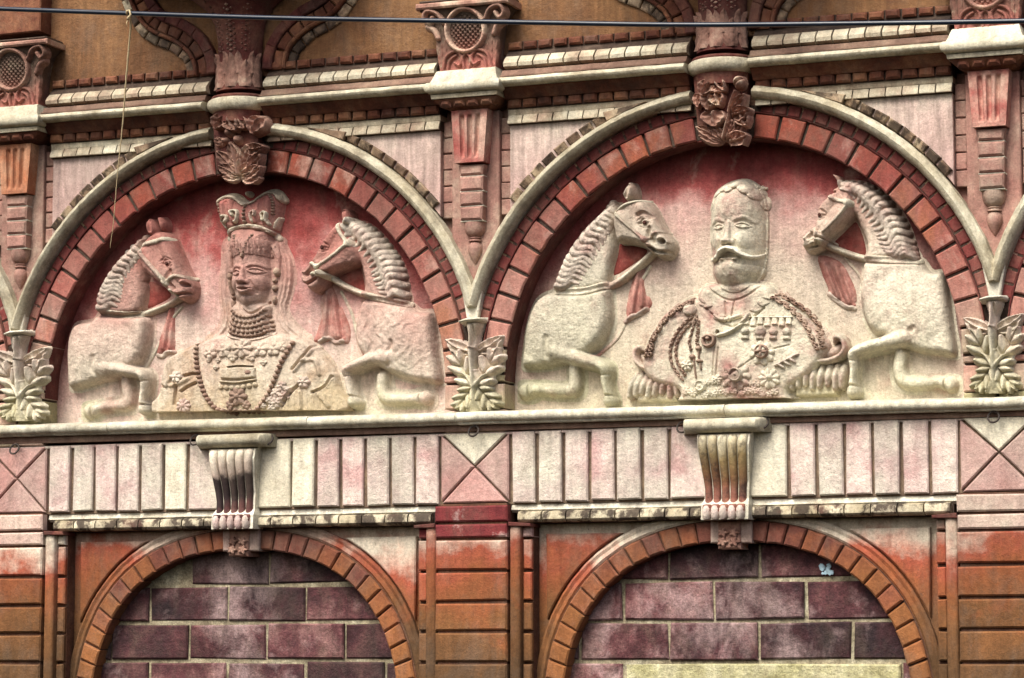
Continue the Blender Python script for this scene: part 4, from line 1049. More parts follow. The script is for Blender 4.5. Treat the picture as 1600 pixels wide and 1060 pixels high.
HB_ = dict(hollow=[(150, 372), (215, 338), (310, 298), (345, 370), (345, 450), (280, 428), (210, 392)], hoof=(285, 1010), torso=[(345, 465), (316, 525), (296, 610), (302, 695), (345, 765), (430, 822), (490, 850), (570, 876), (645, 888), (718, 886), (706, 780), (692, 660), (676, 540), (600, 532), (548, 495), (440, 470)],
    belly=((500, 680), 190, 170), neck=[(275, 85), (335, 98), (400, 150), (460, 225), (500, 282), (526, 352), (540, 430), (548, 500), (430, 480), (335, 465), (340, 390), (322, 310), (300, 240), (262, 150)],
    chest=[(345, 520), (335, 610), (360, 700)], grooves=[[(500, 690), (490, 760), (470, 810)], [(345, 478), (450, 492), (545, 505)]],
    leg=[(475, 765), (385, 775), (295, 812), (262, 832), (272, 890), (285, 950), (292, 990)], leg_r=[54, 40, 33, 29, 25, 25, 38], leg_h=[28, 28, 28, 26, 24, 23, 23],
    legfar=[(425, 860), (425, 930), (445, 966), (520, 972), (590, 968), (635, 966)], legfar_r=[30, 32, 33, 29, 28, 40], legfar_h=14,
    head=[(240, 78), (202, 92), (152, 155), (115, 212), (98, 248), (70, 290), (28, 336), (20, 376), (50, 416), (92, 436), (130, 412), (152, 372), (205, 338), (300, 298), (318, 250), (298, 190), (272, 112)],
    cheek=[(265, 220), (215, 270), (150, 315)], ear=[(236, 88), (228, 40), (245, 12), (268, 42), (276, 88), (258, 104)], earg=[(246, 35), (255, 85)],
    nose=[(190, 130), (120, 260), (60, 320)], eye=(148, 215), lids=[[(124, 216), (146, 200), (172, 212)], [(128, 228), (150, 232), (168, 222)]], nostril=(30, 346), nostrilrim=[(48, 340), (30, 326), (20, 350)],
    mouth=[(35, 398), (70, 396), (110, 372)], jaw=[[(150, 345), (220, 330), (310, 300)], [(100, 290), (92, 330), (70, 352)]], hoofline=[(258, 965), (292, 960), (328, 972)],
    straps=[([(215, 92), (238, 150), (276, 196)], 9), ([(276, 200), (200, 262), (122, 316)], 9), ([(116, 316), (92, 296), (72, 288)], 8)], bosses=[((278, 196), 20), ((118, 314), 15), ((122, 348), 14), ((96, 346), 12)],
    rein=[(140, 348), (205, 392), (280, 428), (360, 454), (450, 474), (546, 492)], rein_h=[18, 20, 15, 9, 6, 6], rein_r=17, rein2=[(190, 425), (245, 540), (270, 650), (310, 755)],
    drape=[(160, 405), (128, 480), (130, 560), (108, 640), (92, 682), (130, 690), (200, 676), (240, 692), (268, 690), (272, 620), (242, 540), (205, 460), (185, 415)], folds=[[(165, 440), (150, 660)], [(195, 460), (225, 660)]], hem=[(125, 688), (170, 668), (200, 690), (240, 684)],
    mane=locks([(290, 85), (350, 108), (410, 158), (462, 225), (500, 285), (526, 355), (542, 450)], [(275, 165), (315, 215), (360, 270), (388, 330), (400, 375), (420, 420), (440, 460)], 14, 22), fur=((440, 650), 200))
HD = dict(hollow=[(165, 318), (250, 225), (305, 300), (318, 402), (225, 378)], hoof=(265, 1020), torso=[(315, 415), (300, 500), (290, 590), (310, 680), (352, 746), (405, 765), (480, 802), (560, 830), (640, 839), (716, 839), (702, 720), (687, 600), (667, 476), (600, 470), (545, 412), (430, 410)],
    belly=((500, 640), 190, 170), neck=[(205, 82), (262, 66), (332, 90), (402, 140), (462, 210), (502, 290), (527, 370), (541, 418), (430, 422), (318, 418), (318, 345), (292, 275), (258, 200)],
    chest=[(345, 480), (335, 580), (365, 690)], grooves=[[(540, 725), (510, 762), (490, 812)], [(318, 428), (430, 430), (545, 426)]],
    leg=[(500, 765), (420, 788), (325, 812), (268, 840), (270, 900), (264, 960), (264, 1008)], leg_r=[50, 40, 34, 31, 25, 24, 38], leg_h=[28, 29, 30, 28, 25, 23, 23],
    legfar=[(470, 840), (465, 915), (495, 962), (580, 968), (640, 962), (690, 975)], legfar_r=[31, 33, 33, 28, 26, 34], legfar_h=14,
    head=[(192, 92), (132, 140), (95, 186), (92, 232), (74, 270), (40, 300), (18, 336), (36, 372), (70, 382), (112, 362), (160, 318), (216, 264), (250, 222), (262, 180), (252, 105)],
    cheek=[(232, 190), (195, 235), (140, 290)], ear=[(155, 30), (186, 38), (202, 66), (204, 112), (182, 124), (160, 108), (184, 76)], earg=[(190, 90), (178, 115)],
    nose=[(150, 150), (95, 260), (55, 315)], eye=(114, 220), lids=[[(96, 222), (112, 204), (136, 216)], [(100, 234), (118, 238), (134, 228)]], nostril=(30, 334), nostrilrim=[(46, 326), (30, 316), (20, 336)],
    mouth=[(45, 366), (75, 360), (110, 344)], jaw=[[(150, 320), (190, 290), (245, 250)], [(92, 262), (90, 300), (66, 322)]], hoofline=[(228, 985), (264, 980), (300, 990)],
    straps=[([(140, 122), (180, 150), (243, 166)], 9), ([(238, 184), (192, 240), (136, 296)], 8), ([(102, 304), (80, 290), (62, 278)], 7), ([(102, 304), (140, 325), (165, 340)], 8)], bosses=[((243, 168), 19), ((100, 304), 15), ((82, 345), 12)],
    rein=[(112, 340), (180, 368), (262, 396), (340, 410), (440, 416), (540, 418)], rein_h=[18, 20, 15, 9, 6, 6], rein_r=17, rein2=[(200, 400), (262, 475), (285, 545), (292, 640), (322, 722), (380, 764)],
    drape=[(110, 400), (122, 470), (150, 540), (160, 578), (200, 602), (240, 632), (270, 632), (276, 570), (250, 500), (200, 425)], folds=[[(140, 440), (200, 590)], [(190, 450), (250, 610)]], hem=[(155, 570), (190, 602), (235, 630), (270, 636)],
    mane=locks([(225, 72), (290, 75), (350, 100), (410, 150), (465, 220), (500, 290), (526, 365), (536, 408)], [(262, 130), (290, 165), (315, 215), (345, 260), (370, 300), (385, 340), (405, 375), (430, 402)], 16, 20))
horse((90, 330, .3112), (10, -20, 760, 1060), HA, 'stone horse left of the crowned woman, its muzzle level with her chin', 'horse_a')
horse((460, 320, .3114), (-20, -20, 760, 1060), HB_, 'stone horse right of the crowned woman, with curling chest hair', 'horse_a')
horse((790, 275, .3444), (30, -20, 800, 1060), HC, 'stone horse left of the bearded man, pointed ear upright')
horse((1240, 260, .3491), (-20, -20, 760, 1060), HD, 'stone horse right of the bearded man, foreleg beside the right shoulder fringe')
# ------------------------------------------------------------------ bust of the crowned woman
QH = (310, 280, .1887); QB = (240, 280, .3584)
ex, ez = unproj(385, 645, BACK)
qe = empty('crowned_bust', (float(ex), -BACK, float(ez)), 'stone bust of a crowned woman with bead necklaces between two horses', 'bust')
R = Relief((0, 0, 1), (236, 282, 545, 650), BACK, BACK+0.05, step=0.65)
# veil and hair behind the head
R.frame(QH)
R.poly([(200, 480), (590, 470), (690, 600), (735, 730), (730, 870), (690, 1010), (690, 1130), (800, 1240), (860, 1330), (600, 1360), (200, 1360), (20, 1330), (110, 1240), (150, 1100), (130, 900), (150, 720)], 9, 60, pw=0.6)
R.blur(2)
veil_lines = [[(610, 520), (670, 640), (690, 780), (670, 920), (640, 1050), (690, 1180), (800, 1290)], [(590, 560), (640, 680), (655, 800), (640, 930), (610, 1060), (650, 1190), (740, 1290)],
              [(640, 520), (705, 650), (715, 790), (700, 930), (668, 1050), (720, 1170), (830, 1280)], [(165, 760), (150, 900), (170, 1040), (150, 1180), (80, 1270)], [(195, 700), (178, 900), (200, 1060), (190, 1200), (120, 1300)]]
for l in veil_lines: R.addst(l, 9, 2.4); R.addst([(x+20, y) for x, y in l], 9, -2.0)
# torso
R.frame(QB)
torso = [(182, 712), (120, 740), (62, 768), (26, 830), (10, 930), (6, 1030), (802, 1026), (792, 900), (772, 830), (722, 760), (655, 698), (520, 672), (410, 690), (300, 672)]
R.poly(torso, 22, 20, k=4)
R.addell((400, 900), 320, 230, 8)
R.blur(3)
# neck
R.poly([(335, 540), (325, 620), (310, 680), (350, 705), (420, 710), (490, 690), (510, 670), (495, 610), (490, 540)], 25, 34, k=3)
QF = (317, 282, .1887)
# head
R.frame((313, 281, .1887))
R.poly([(236, 650), (222, 760), (232, 880), (260, 985), (312, 1055), (384, 1096), (452, 1066), (518, 1000), (553, 885), (563, 760), (556, 640), (576, 520), (560, 410), (470, 375), (370, 365), (275, 378), (214, 425), (206, 540)], 43, 200, k=3, pw=0.68)
R.blur(2)
R.frame(QF)
def face(R, ex1, ex2, ew, eh, brow, nose, mouth, lipw, cheek, k=1.0, lip=True):
    (x1, y1), (x2, y2) = ex1, ex2
    for (x, y) in (ex1, ex2):
        R.addell((x, y-eh*0.2), ew*1.5, eh*2.2, -3.2*k)
        R.addell((x, y+2), ew, eh*1.2, 4.4*k, pw=0.6)
        R.addst([(x-ew*1.1, y+eh*0.2), (x-ew*0.4, y-eh*0.95), (x+ew*0.3, y-eh*1.05), (x+ew*1.1, y+eh*0.1)], 8.5, 3.2*k)
        R.addst([(x-ew*0.9, y+eh*0.6), (x, y+eh*1.25), (x+ew*0.9, y+eh*0.55)], 8, 2.4*k)
        R.addst([(x-ew*0.95, y+eh*0.1), (x-ew*0.4, y-eh*0.45), (x+ew*0.3, y-eh*0.5), (x+ew*0.95, y+eh*0.05)], 6, -3.4*k)
        R.addell((x+2, y+2), 9, 9, -2.4*k)
    for b in brow: R.addst(b, 17, 1.7*k)
    (bx, by), (tx, ty) = nose
    nw = lipw*0.30
    R.H = np.where(R.H > 0, R.H+R.f_stroke([(bx, by), ((bx+tx)/2, (by+ty)/2), (tx, ty-10)], [nw*0.55, nw*0.7, nw*1.05], [2.6*k, 5.0*k, 8.0*k], pw=0.7), 0)
    R.addell((tx, ty-8), nw*0.95, nw*0.8, 4.0*k, pw=0.7)
    for s_ in (-1, 1):
        R.addell((tx+s_*nw*1.05, ty-2), nw*0.62, nw*0.6, 5.0*k, pw=0.7)
        R.addell((tx+s_*nw*0.6, ty+nw*0.42), nw*0.34, nw*0.24, -5.5*k)
        R.addell((tx+s_*cheek[0], cheek[1]), cheek[2], cheek[2]*0.9, 4.2*k)
        R.addst([(tx+s_*nw*1.7, ty-8), (tx+s_*lipw*0.72, mouth[1]-lipw*0.05), (tx+s_*lipw*0.75, mouth[1]+lipw*0.25)], lipw*0.13, -1.8*k)
    if lip:
        mx, my = mouth
        R.addell((mx, my), lipw*0.8, lipw*0.55, 2.2*k)
        R.addst([(mx-lipw*0.5, my-1), (mx-lipw*0.14, my-lipw*0.16), (mx, my-lipw*0.11), (mx+lipw*0.14, my-lipw*0.16), (mx+lipw*0.5, my-1)], lipw*0.13, 3.6*k)
        R.addst([(mx-lipw*0.38, my+lipw*0.1), (mx, my+lipw*0.25), (mx+lipw*0.38, my+lipw*0.08)], lipw*0.16, 3.9*k)
        R.addst([(mx-lipw*0.52, my-2), (mx-lipw*0.2, my+2), (mx, my+6), (mx+lipw*0.2, my+2), (mx+lipw*0.52, my-4)], lipw*0.055, -4.4*k)
face(R, (298, 768), (456, 752), 44, 19, [[(245, 735), (290, 712), (345, 722)], [(408, 715), (460, 700), (515, 718)]], ((372, 735), (365, 850)), (374, 906), 112, (110, 850, 70), k=1.35)
R.addell((385, 1010), 70, 55, 4.5); R.addell((378, 962), 40, 16, -2.0)
R.groove([(268, 985), (318, 1060), (386, 1104), (460, 1074), (522, 1004)], 11, 5)
# dress folds and drapes
R.frame(QB)
for l in ([(605, 830), (650, 770), (690, 720)], [(690, 930), (740, 905), (770, 860)], [(560, 990), (600, 930), (630, 900)], [(118, 925), (150, 905), (185, 890)], [(130, 858), (170, 850), (200, 855)], [(40, 905), (20, 900)], [(95, 900), (85, 980)]): R.groove(l, 8, 8)
for l in ([(615, 835), (660, 775), (700, 728)], [(700, 925), (745, 900), (775, 850)], [(650, 790), (700, 790), (720, 850)], [(60, 790), (70, 850), (50, 900)], [(640, 930), (640, 1000)], [(720, 940), (760, 990)], [(70, 900), (110, 890), (150, 870)]): R.addst(l, 11, 4)
for i in range(9): R.addst([(560+i*26, 930+abs(i-4)*4), (556+i*28, 1015)], 7, 1.6)
R.blur(1)
# flat foot of the bust
xb0, yb0 = R.pt((8, 1014)); xb1, yb1 = R.pt((803, 1007))
R.H = np.where(R.GY > yb0+(R.GX-xb0)*(yb1-yb0)/(xb1-xb0), 0, R.H)
R.rough(0.4, 6).rough(0.18, 2.2)
R.mesh('body', M['figure_a'], qe)
# hair
R.frame(QF)
hair = [R.f_stroke([(225+i*21, 500+8*math.sin(i)), (222+i*22+6*math.sin(i*2.1), 560), (228+i*21, 628-16*math.sin(i/16*3.1))], 13, [3, 5, 2.5]) for i in range(16)]
hair += [R.f_stroke([(200, 560), (185, 640), (195, 740)], 26, 6), R.f_stroke([(570, 540), (585, 620), (585, 720)], 28, 6)]
R.layer('hair', M['figure_a'], qe, hair, rough=0.4)
# veil edge
# crown: caps, rim, band, beads
crown_e = Relief((0, 0, 1), (322, 284, 442, 385), BACK, BACK+0.05, step=0.65)
crown_e.frame((313, 281, .1887))
crown_e.poly([(108, 195), (128, 150), (190, 118), (262, 122), (330, 172), (372, 172), (420, 158), (480, 112), (560, 82), (640, 125), (652, 180), (632, 300), (605, 420), (560, 452), (400, 420), (300, 425), (215, 470), (188, 410), (140, 350), (115, 270)], 30, 120, pw=0.55)
crown_e.blur(2)
for l in ([(180, 200), (190, 300), (230, 380)], [(250, 170), (262, 260), (285, 350)], [(480, 170), (478, 260), (460, 350)], [(560, 150), (565, 260), (545, 350)]): crown_e.addst(l, 22, 3.5)
for l in ([(215, 190), (228, 290), (255, 360)], [(520, 165), (520, 260), (505, 350)]): crown_e.addst(l, 16, -3)
crown_e.rough(0.4, 5)
cr = crown_e.mesh('crown', M['figure_a'], qe)
rim = [crown_e.f_stroke([(108, 190), (150, 142), (210, 120), (272, 132), (340, 186), (372, 184), (410, 168), (472, 120), (550, 86), (610, 100), (655, 160)], 26, 9)]
crown_e.layer('rim', M['leaf'], cr, rim, rough=0.4)
crown_e.layer('beads', M['bead'], cr, [crown_e.beads([(370, 190), (370, 270), (372, 350)], 14, 6), crown_e.beads([(135, 200), (150, 170), (215, 145), (280, 165), (335, 205)], 11, 5), crown_e.beads([(405, 200), (470, 150), (545, 115), (590, 150), (600, 210), (595, 280)], 11, 5), crown_e.beads([(135, 210), (142, 260), (160, 310)], 11, 5)])
for l in ([(140, 340), (165, 340), (190, 310), (225, 305), (228, 340), (205, 360)], [(200, 400), (180, 380), (170, 350)], [(285, 300), (272, 270), (300, 258), (322, 275), (315, 330), (300, 355)], [(440, 350), (430, 290), (450, 265), (472, 270), (468, 300)], [(530, 340), (515, 290), (535, 272), (560, 285), (555, 330), (570, 370)], [(600, 400), (612, 350), (630, 310)]): crown_e.layer('scroll', M['figure'], cr, [crown_e.f_stroke(l, 12, 7)])
crown_e.layer('band', M['figure'], cr, [crown_e.f_stroke([(202, 478), (265, 425), (370, 398), (475, 405), (560, 440), (602, 478)], 30, 8, pw=0.35)])
crown_e.H = crown_e.H + crown_e.f_stroke([(202, 478), (265, 425), (370, 398), (475, 405), (560, 440), (602, 478)], 30, 8, pw=0.35)
crown_e.layer('jewels', M['leaf'], cr, [crown_e.f_ell((260, 432), 34, 13, 3.5, -28), crown_e.f_ell((360, 402), 36, 13, 3.5, 0), crown_e.f_ell((462, 406), 40, 13, 3.5, 8), crown_e.f_ell((556, 440), 26, 14, 3.5, 28)])
crown_e.layer('orb', M['leaf'], cr, [crown_e.f_ell((362, 106), 27, 26, 18)])
R.frame(QF)
R.layer('forehead_beads', M['bead'], qe, [R.beads([(285, 465), (325, 560), (360, 630)], 12, 5), R.beads([(432, 460), (400, 550), (372, 625)], 12, 5), R.f_ell((366, 640), 15, 15, 7)])
R.frame((314, 281, .1887))
R.layer('earring', M['bead'], qe, [R.f_ell((600, 755), 30, 40, 12), R.f_ell((580, 828), 20, 22, 9), R.f_ell((580, 890), 24, 28, 10), R.f_ell((580, 990), 20, 38, 9)])
R.layer('earring', M['bead'], qe, [R.f_ell((207, 795), 22, 34, 9), R.f_stroke([(205, 830), (215, 890), (232, 940)], 15, 7), R.f_ell((237, 970), 16, 18, 7), R.f_ell((235, 1020), 20, 30, 8)])
R.frame(QB)
rowsb = []
for i, (yy, hw, rr_) in enumerate(((592, 72, 8), (615, 80, 9), (636, 88, 9.5), (657, 94, 9.5), (675, 97, 7))):
    rowsb.append(R.beads([(410-hw, yy-18), (410-hw*0.55, yy+4), (410, yy+10), (410+hw*0.55, yy+2), (410+hw, yy-22)], rr_, 5.5, 1.95))
R.layer('choker_beads', M['bead'], qe, rowsb)
R.layer('neckline', M['figure_a'], qe, [R.f_stroke([(305, 672), (350, 692), (410, 700), (470, 690), (515, 668)], 7, 4)])
R.layer('bead_necklace', M['bead'], qe, [R.beads([(184, 715), (188, 790), (205, 870), (232, 945), (275, 1000), (330, 1016)], 11, 9, 1.95), R.beads([(605, 715), (565, 790), (535, 870), (505, 940), (462, 1000)], 11, 9, 1.95)])
flowers = [R.rosette(c, r, h, n, ph=p) for c, r, h, n, p in (((390, 738), 46, 10, 8, 0), ((310, 748), 34, 8, 5, .5), ((470, 742), 36, 8, 5, 0.2), ((250, 760), 30, 8, 5, .9), ((525, 742), 32, 8, 5, .3), ((350, 775), 24, 6, 4, 0), ((430, 775), 24, 6, 4, .4), ((560, 730), 24, 6, 5, 0), ((285, 790), 14, 5, 4, 0), ((245, 790), 12, 5, 4, 0), ((278, 822), 14, 5, 4, 0), ((485, 800), 16, 5, 4, 0))]
R.layer('flower_collar', M['figure_a'], qe, flowers)
R.layer('bodice_band', M['figure_a'], qe, [R.f_poly([(298, 828), (370, 820), (452, 822), (454, 868), (370, 876), (300, 872)], 6, 8, smooth=False), R.f_stroke([(300, 884), (370, 888), (452, 876)], 5, 6), R.beads([(300, 908), (370, 912), (450, 898)], 12, 5), R.f_stroke([(330, 818), (390, 812), (440, 815)], 4, 7)])
R.layer('bodice_jewel', M['bead'], qe, [R.rosette((375, 950), 42, 9, 7), R.rosette((410, 985), 20, 6, 5), R.rosette((340, 985), 20, 6, 5), R.f_ell((425, 845), 22, 15, 8), R.beads([(340, 1005), (390, 1012), (450, 1010)], 9, 5)])
R.layer('sleeve_rosette', M['mane'], qe, [R.rosette((98, 862), 27, 9, 6)])
R.layer('sleeve_rosette', M['mane'], qe, [R.rosette((130, 988), 34, 7, 9, 0.4)])
R.layer('sleeve_rosette', M['mane'], qe, [R.rosette((656, 886), 28, 10, 6)])
R.layer('flower_spray', M['mane'], qe, [R.rosette(c, r, 8, 5, ph=c[0]) for c, r in (((565, 905), 24), ((540, 935), 24), ((575, 945), 22), ((545, 975), 26), ((515, 965), 20), ((520, 1000), 18), ((590, 920), 16), ((485, 990), 14))])

# ------------------------------------------------------------------ bust of the bearded man
KH = (1080, 270, .1887); KL = (970, 440, .1887); KR = (1140, 440, .1887)
ex, ez = unproj(1145, 622, BACK)
ke = empty('bearded_bust', (float(ex), -BACK, float(ez)), 'stone bust of a bearded man in uniform with medals between two horses', 'bust')
R = Relief((0, 0, 1), (975, 268, 1330, 634), BACK, BACK+0.05, step=0.65)
torso = [(1092, 462), (1058, 476), (1028, 505), (1008, 540), (1000, 575), (1020, 600), (1058, 612), (1066, 634), (1226, 632), (1232, 610), (1262, 590), (1286, 562), (1294, 536), (1264, 500), (1228, 470), (1206, 456), (1150, 470)]
R.poly(torso, 30, 13, k=4)
R.addell((1148, 560), 95, 75, 8); R.blur(3)
# collar
R.poly([(1090, 452), (1086, 478), (1105, 500), (1140, 512), (1180, 506), (1208, 480), (1207, 450), (1180, 440), (1110, 442)], 29, 14, k=3); R.blur(2)
KF = (1086.5, 272, .1887)
R.frame((1083, 271, .1887))
R.poly([(128, 230), (160, 150), (220, 95), (305, 54), (400, 38), (475, 74), (530, 130), (562, 205), (576, 300), (580, 400), (578, 540), (568, 680), (548, 800), (495, 888), (415, 966), (320, 996), (236, 964), (168, 898), (136, 820), (126, 700), (118, 550), (112, 420), (114, 310)], 51, 225, k=2, pw=0.72)
R.blur(2)
R.frame(KF)
# ears
R.addst([(95, 425), (92, 480), (104, 560)], 16, 7); R.addst([(602, 395), (612, 450), (600, 525)], 18, 9); R.addell((600, 470), 8, 30, -6)
# brow, temples, face
R.addell((345, 300), 200, 110, 4)
face(R, (222, 452), (424, 440), 46, 19, [[(150, 420), (200, 388), (275, 410)], [(365, 400), (440, 372), (505, 405)]], ((318, 425), (306, 585)), (312, 712), 128, (135, 560, 85), k=1.25, lip=False)
R.addst([(225, 700), (260, 690), (310, 668), (360, 680), (400, 705)], 22, -3)
R.blur(1)
R.H = np.where(R.H > 0, np.maximum(R.H-R.f_ell((312, 708), 68, 26, 9, 0, 0.7), 5), 0)
R.addst([(255, 722), (310, 715), (370, 722)], 13, 7.5)
# collar lines
R.frame((0, 0, 1))
R.groove([(1102, 446), (1116, 458), (1134, 468), (1150, 470), (1170, 462), (1190, 448)], 2.4, 3)
R.groove([(1106, 484), (1130, 505), (1146, 512)], 1.8, 4); R.groove([(1196, 482), (1172, 502), (1150, 512)], 1.8, 4)
R.groove([(1134, 472), (1137, 505)], 1.6, 4); R.groove([(1148, 472), (1144, 505)], 1.6, 4)
# coat opening, folds
R.groove([(1126, 545), (1122, 590)], 1.5, 4); R.groove([(1120, 545), (1117, 588)], 1.2, 3)
R.groove([(1143, 590), (1190, 555), (1235, 540)], 1.6, 2.5)
for l in ([(1040, 500), (1060, 492), (1080, 492)], [(1035, 520), (1050, 505), (1075, 500)], [(1165, 520), (1200, 512), (1240, 508)]): R.addst(l, 5, 1.5)
R.blur(1)
R.H = np.where(R.GY > 625.0-(R.GX-1065)*0.02, 0, R.H)
R.rough(0.4, 6).rough(0.18, 2.2)
R.mesh('body', M['figure'], ke)
# hair, moustache, beard
R.frame(KF)
hr = [R.f_ell((260, 110), 70, 46, 9, -25), R.f_ell((345, 85), 80, 46, 11, -20), R.f_ell((440, 120), 75, 60, 10, 20), R.f_ell((500, 160), 60, 60, 8, 30), R.f_ell((180, 150), 60, 40, 6, -45), R.f_ell((390, 60), 60, 32, 8, 0), R.f_ell((300, 140), 40, 26, 7, -30), R.f_ell((560, 230), 34, 60, 5), R.f_ell((130, 240), 28, 60, 4, 10)]
hr += [R.f_stroke([(220+i*32, 140-24*math.sin(i*0.45)), (235+i*32, 95-20*math.sin(i*0.45)), (262+i*32, 62+abs(i-5)*10)], 15, [4, 8, 6]) for i in range(10)]
R.layer('hair', M['figure'], ke, hr, rough=0.6)
R.layer('moustache', M['cream'], ke, [R.f_stroke([(318, 636), (270, 652), (222, 690), (178, 722), (140, 718), (116, 688)], [24, 25, 22, 18, 13, 7], [12, 14, 14, 12, 10, 6]), R.f_stroke([(318, 636), (368, 648), (420, 684), (475, 698), (522, 684), (552, 652)], [24, 25, 22, 18, 13, 7], [12, 14, 14, 12, 10, 6])], rough=0.5)
R.layer('beard', M['figure'], ke, [R.f_poly([(130, 780), (180, 760), (230, 770), (270, 750), (350, 745), (410, 765), (480, 760), (548, 770), (552, 810), (500, 884), (420, 962), (320, 992), (236, 962), (165, 892), (135, 830)], 4.5, 60), R.f_ell((315, 935), 70, 42, 5.5)], rough=0.45)
# collar leaves
R.frame((0, 0, 1))
lv = []
for s_, pts in ((1, [(1098, 470), (1108, 480), (1118, 490), (1128, 497), (1100, 478), (1112, 488)]), (-1, [(1200, 466), (1190, 476), (1180, 486), (1168, 495), (1198, 476), (1186, 487)])):
    for i, (x, y) in enumerate(pts): lv.append(R.f_ell((x, y), 8, 2.8, 3, 38 if (s_ > 0) == (i % 2 == 0) else (-12 if s_ > 0 else 12)) if i < 4 else R.f_ell((x, y), 7, 2.4, 2.5, 20*s_))
R.layer('collar_leaves', M['figure'], ke, lv)
# chains
R.frame(KL)
R.layer('shoulder_chain', M['bead'], ke, [R.chain([(590, 150), (480, 190), (372, 270), (292, 370), (228, 480), (215, 610)], 26, 8), R.chain([(600, 178), (500, 225), (402, 300), (330, 395), (280, 490), (258, 610)], 26, 8)])
R.layer('breast_chain', M['bead'], ke, [R.chain([(600, 300), (500, 395), (440, 500), (420, 600), (440, 700), (520, 815)], 17, 6), R.chain([(620, 330), (545, 400), (480, 510), (470, 620), (500, 710), (545, 780)], 17, 6), R.chain([(640, 290), (610, 400), (585, 500), (600, 570)], 15, 6), R.chain([(655, 330), (655, 430), (650, 500), (665, 555)], 19, 7)])
R.layer('chain_boss', M['figure'], ke, [R.f_ell((582, 238), 58, 56, 9)])
R.layer('pendant', M['bead'], ke, [R.f_ell((665, 560), 26, 24, 9), R.f_ell((612, 632), 26, 24, 8), R.f_stroke([(668, 580), (668, 650)], 8, 6), R.f_stroke([(625, 650), (640, 800)], 8, 5), R.f_ell((672, 665), 30, 14, 7), R.f_stroke([(680, 690), (685, 730)], 9, 6)])
R.layer('breast_rosette', M['figure'], ke, [R.rosette((565, 700), 52, 9, 7)])
R.layer('clasp', M['figure'], ke, [R.f_stroke([(790, 290), (830, 315), (900, 318), (1000, 290)], 19, 8), R.f_stroke([(840, 450), (900, 435), (980, 390), (1040, 330), (1070, 280)], 18, 9), R.f_stroke([(810, 430), (825, 405), (850, 415), (850, 445), (825, 460), (808, 435)], 10, 9)])
R.layer('clasp_ring', M['bead'], ke, [R.f_stroke([(700, 490), (715, 530), (750, 542), (790, 520), (790, 470), (740, 455), (705, 475)], 15, 9), R.f_ell((745, 480), 22, 20, 9)])
med = [R.f_ell((675, 870), 52, 52, 6, pw=0.3), R.f_stroke([(640, 870), (655, 838), (690, 832), (712, 860), (705, 895), (675, 908), (645, 890)], 8, 9), R.f_ell((675, 870), 18, 18, 8), R.rosette((820, 815), 42, 7, 7), R.rosette((940, 770), 60, 6, 9)]
R.layer('medal', M['figure'], ke, med)
R.frame(KR)
R.layer('shoulder_chain', M['bead'], ke, [R.chain([(395, 100), (500, 155), (615, 235), (700, 330), (745, 440), (780, 545)], 25, 8), R.chain([(372, 135), (475, 200), (565, 280), (640, 365), (690, 470), (730, 555)], 25, 8)])
R.layer('medal_ribbons', M['figure'], ke, [R.f_poly([(130+i*58, 292), (178+i*58, 292), (180+i*58, 365+(i % 2)*14), (128+i*58, 365+(i % 2)*14)], 4.5, 10, smooth=False) for i in range(7)] + [R.f_stroke([(130+i*58, 300), (180+i*58, 300)], 8, 5.5) for i in range(7)])
for c, r_ in (((270, 420), 48), ((150, 420), 34), ((375, 420), 36), ((485, 420), 36)):
    R.layer('medal', M['figure'], ke, [R.f_ell(c, r_, r_, 8, pw=0.45), R.f_poly([(c[0]-26, c[1]+34), (c[0]+26, c[1]+34), (c[0]+34, c[1]+66), (c[0]-34, c[1]+66)], 5, 8, smooth=False)])
star = lambda c, r_, n, ph: R.rosette(c, r_, 7, n, 0.3, ph)
sm_ = R.layer('star_medal', M['figure'], ke, [star((290, 600), 105, 8, 0.2), R.f_ell((290, 590), 58, 58, 11, pw=0.25)])
R.H = R.H + np.maximum(star((290, 600), 105, 8, 0.2), R.f_ell((290, 590), 58, 58, 11, pw=0.25))
R.layer('cross', M['bead'], sm_, [R.f_stroke([(255, 590), (325, 590)], 12, 4), R.f_stroke([(290, 555), (290, 625)], 12, 4), R.f_stroke([(240, 590), (258, 550), (290, 538), (325, 552), (340, 590), (325, 628), (290, 642), (256, 630), (240, 590)], 9, 4)])
R.layer('star_medal', M['figure'], ke, [star((78, 790), 125, 10, 0), R.f_ell((78, 782), 54, 54, 10, pw=0.25), R.f_stroke([(30, 782), (45, 745), (78, 732), (112, 748), (126, 782), (112, 816), (78, 830), (44, 816), (30, 782)], 9, 13), R.f_ell((78, 778), 20, 18, 13)])
R.layer('star_medal', M['figure'], ke, [star((345, 810), 90, 9, .3), R.f_ell((350, 800), 34, 28, 9)])
blo = []
random.seed(11)
for i in range(22):
    blo.append(R.rosette((-560+i*45+random.uniform(-10, 10), 930+random.uniform(-22, 14)), random.uniform(26, 40), 6, random.choice((5, 6, 7)), ph=random.random()*3))
for i in range(12):
    blo.append(R.rosette((-160+i*45, 860-i*3+random.uniform(-24, 24)), random.uniform(20, 32), 5, 5, ph=random.random()*3))
fb = R.field()
for f in blo: fb = np.maximum(fb, f)
R.frame((0, 0, 1))
R.layer('embroidered_hem', M['figure'], ke, [np.where((R.GY < 625) & (R.GX > 1068) & (R.GX < 1224), fb, 0)])
R.frame(KR)
R.layer('sash_leaves', M['mane'], ke, [R.f_ell((420+i*22, 690-i*12+(i % 2)*26), 40, 13, 7, -25+(i % 2)*60) for i in range(7)])
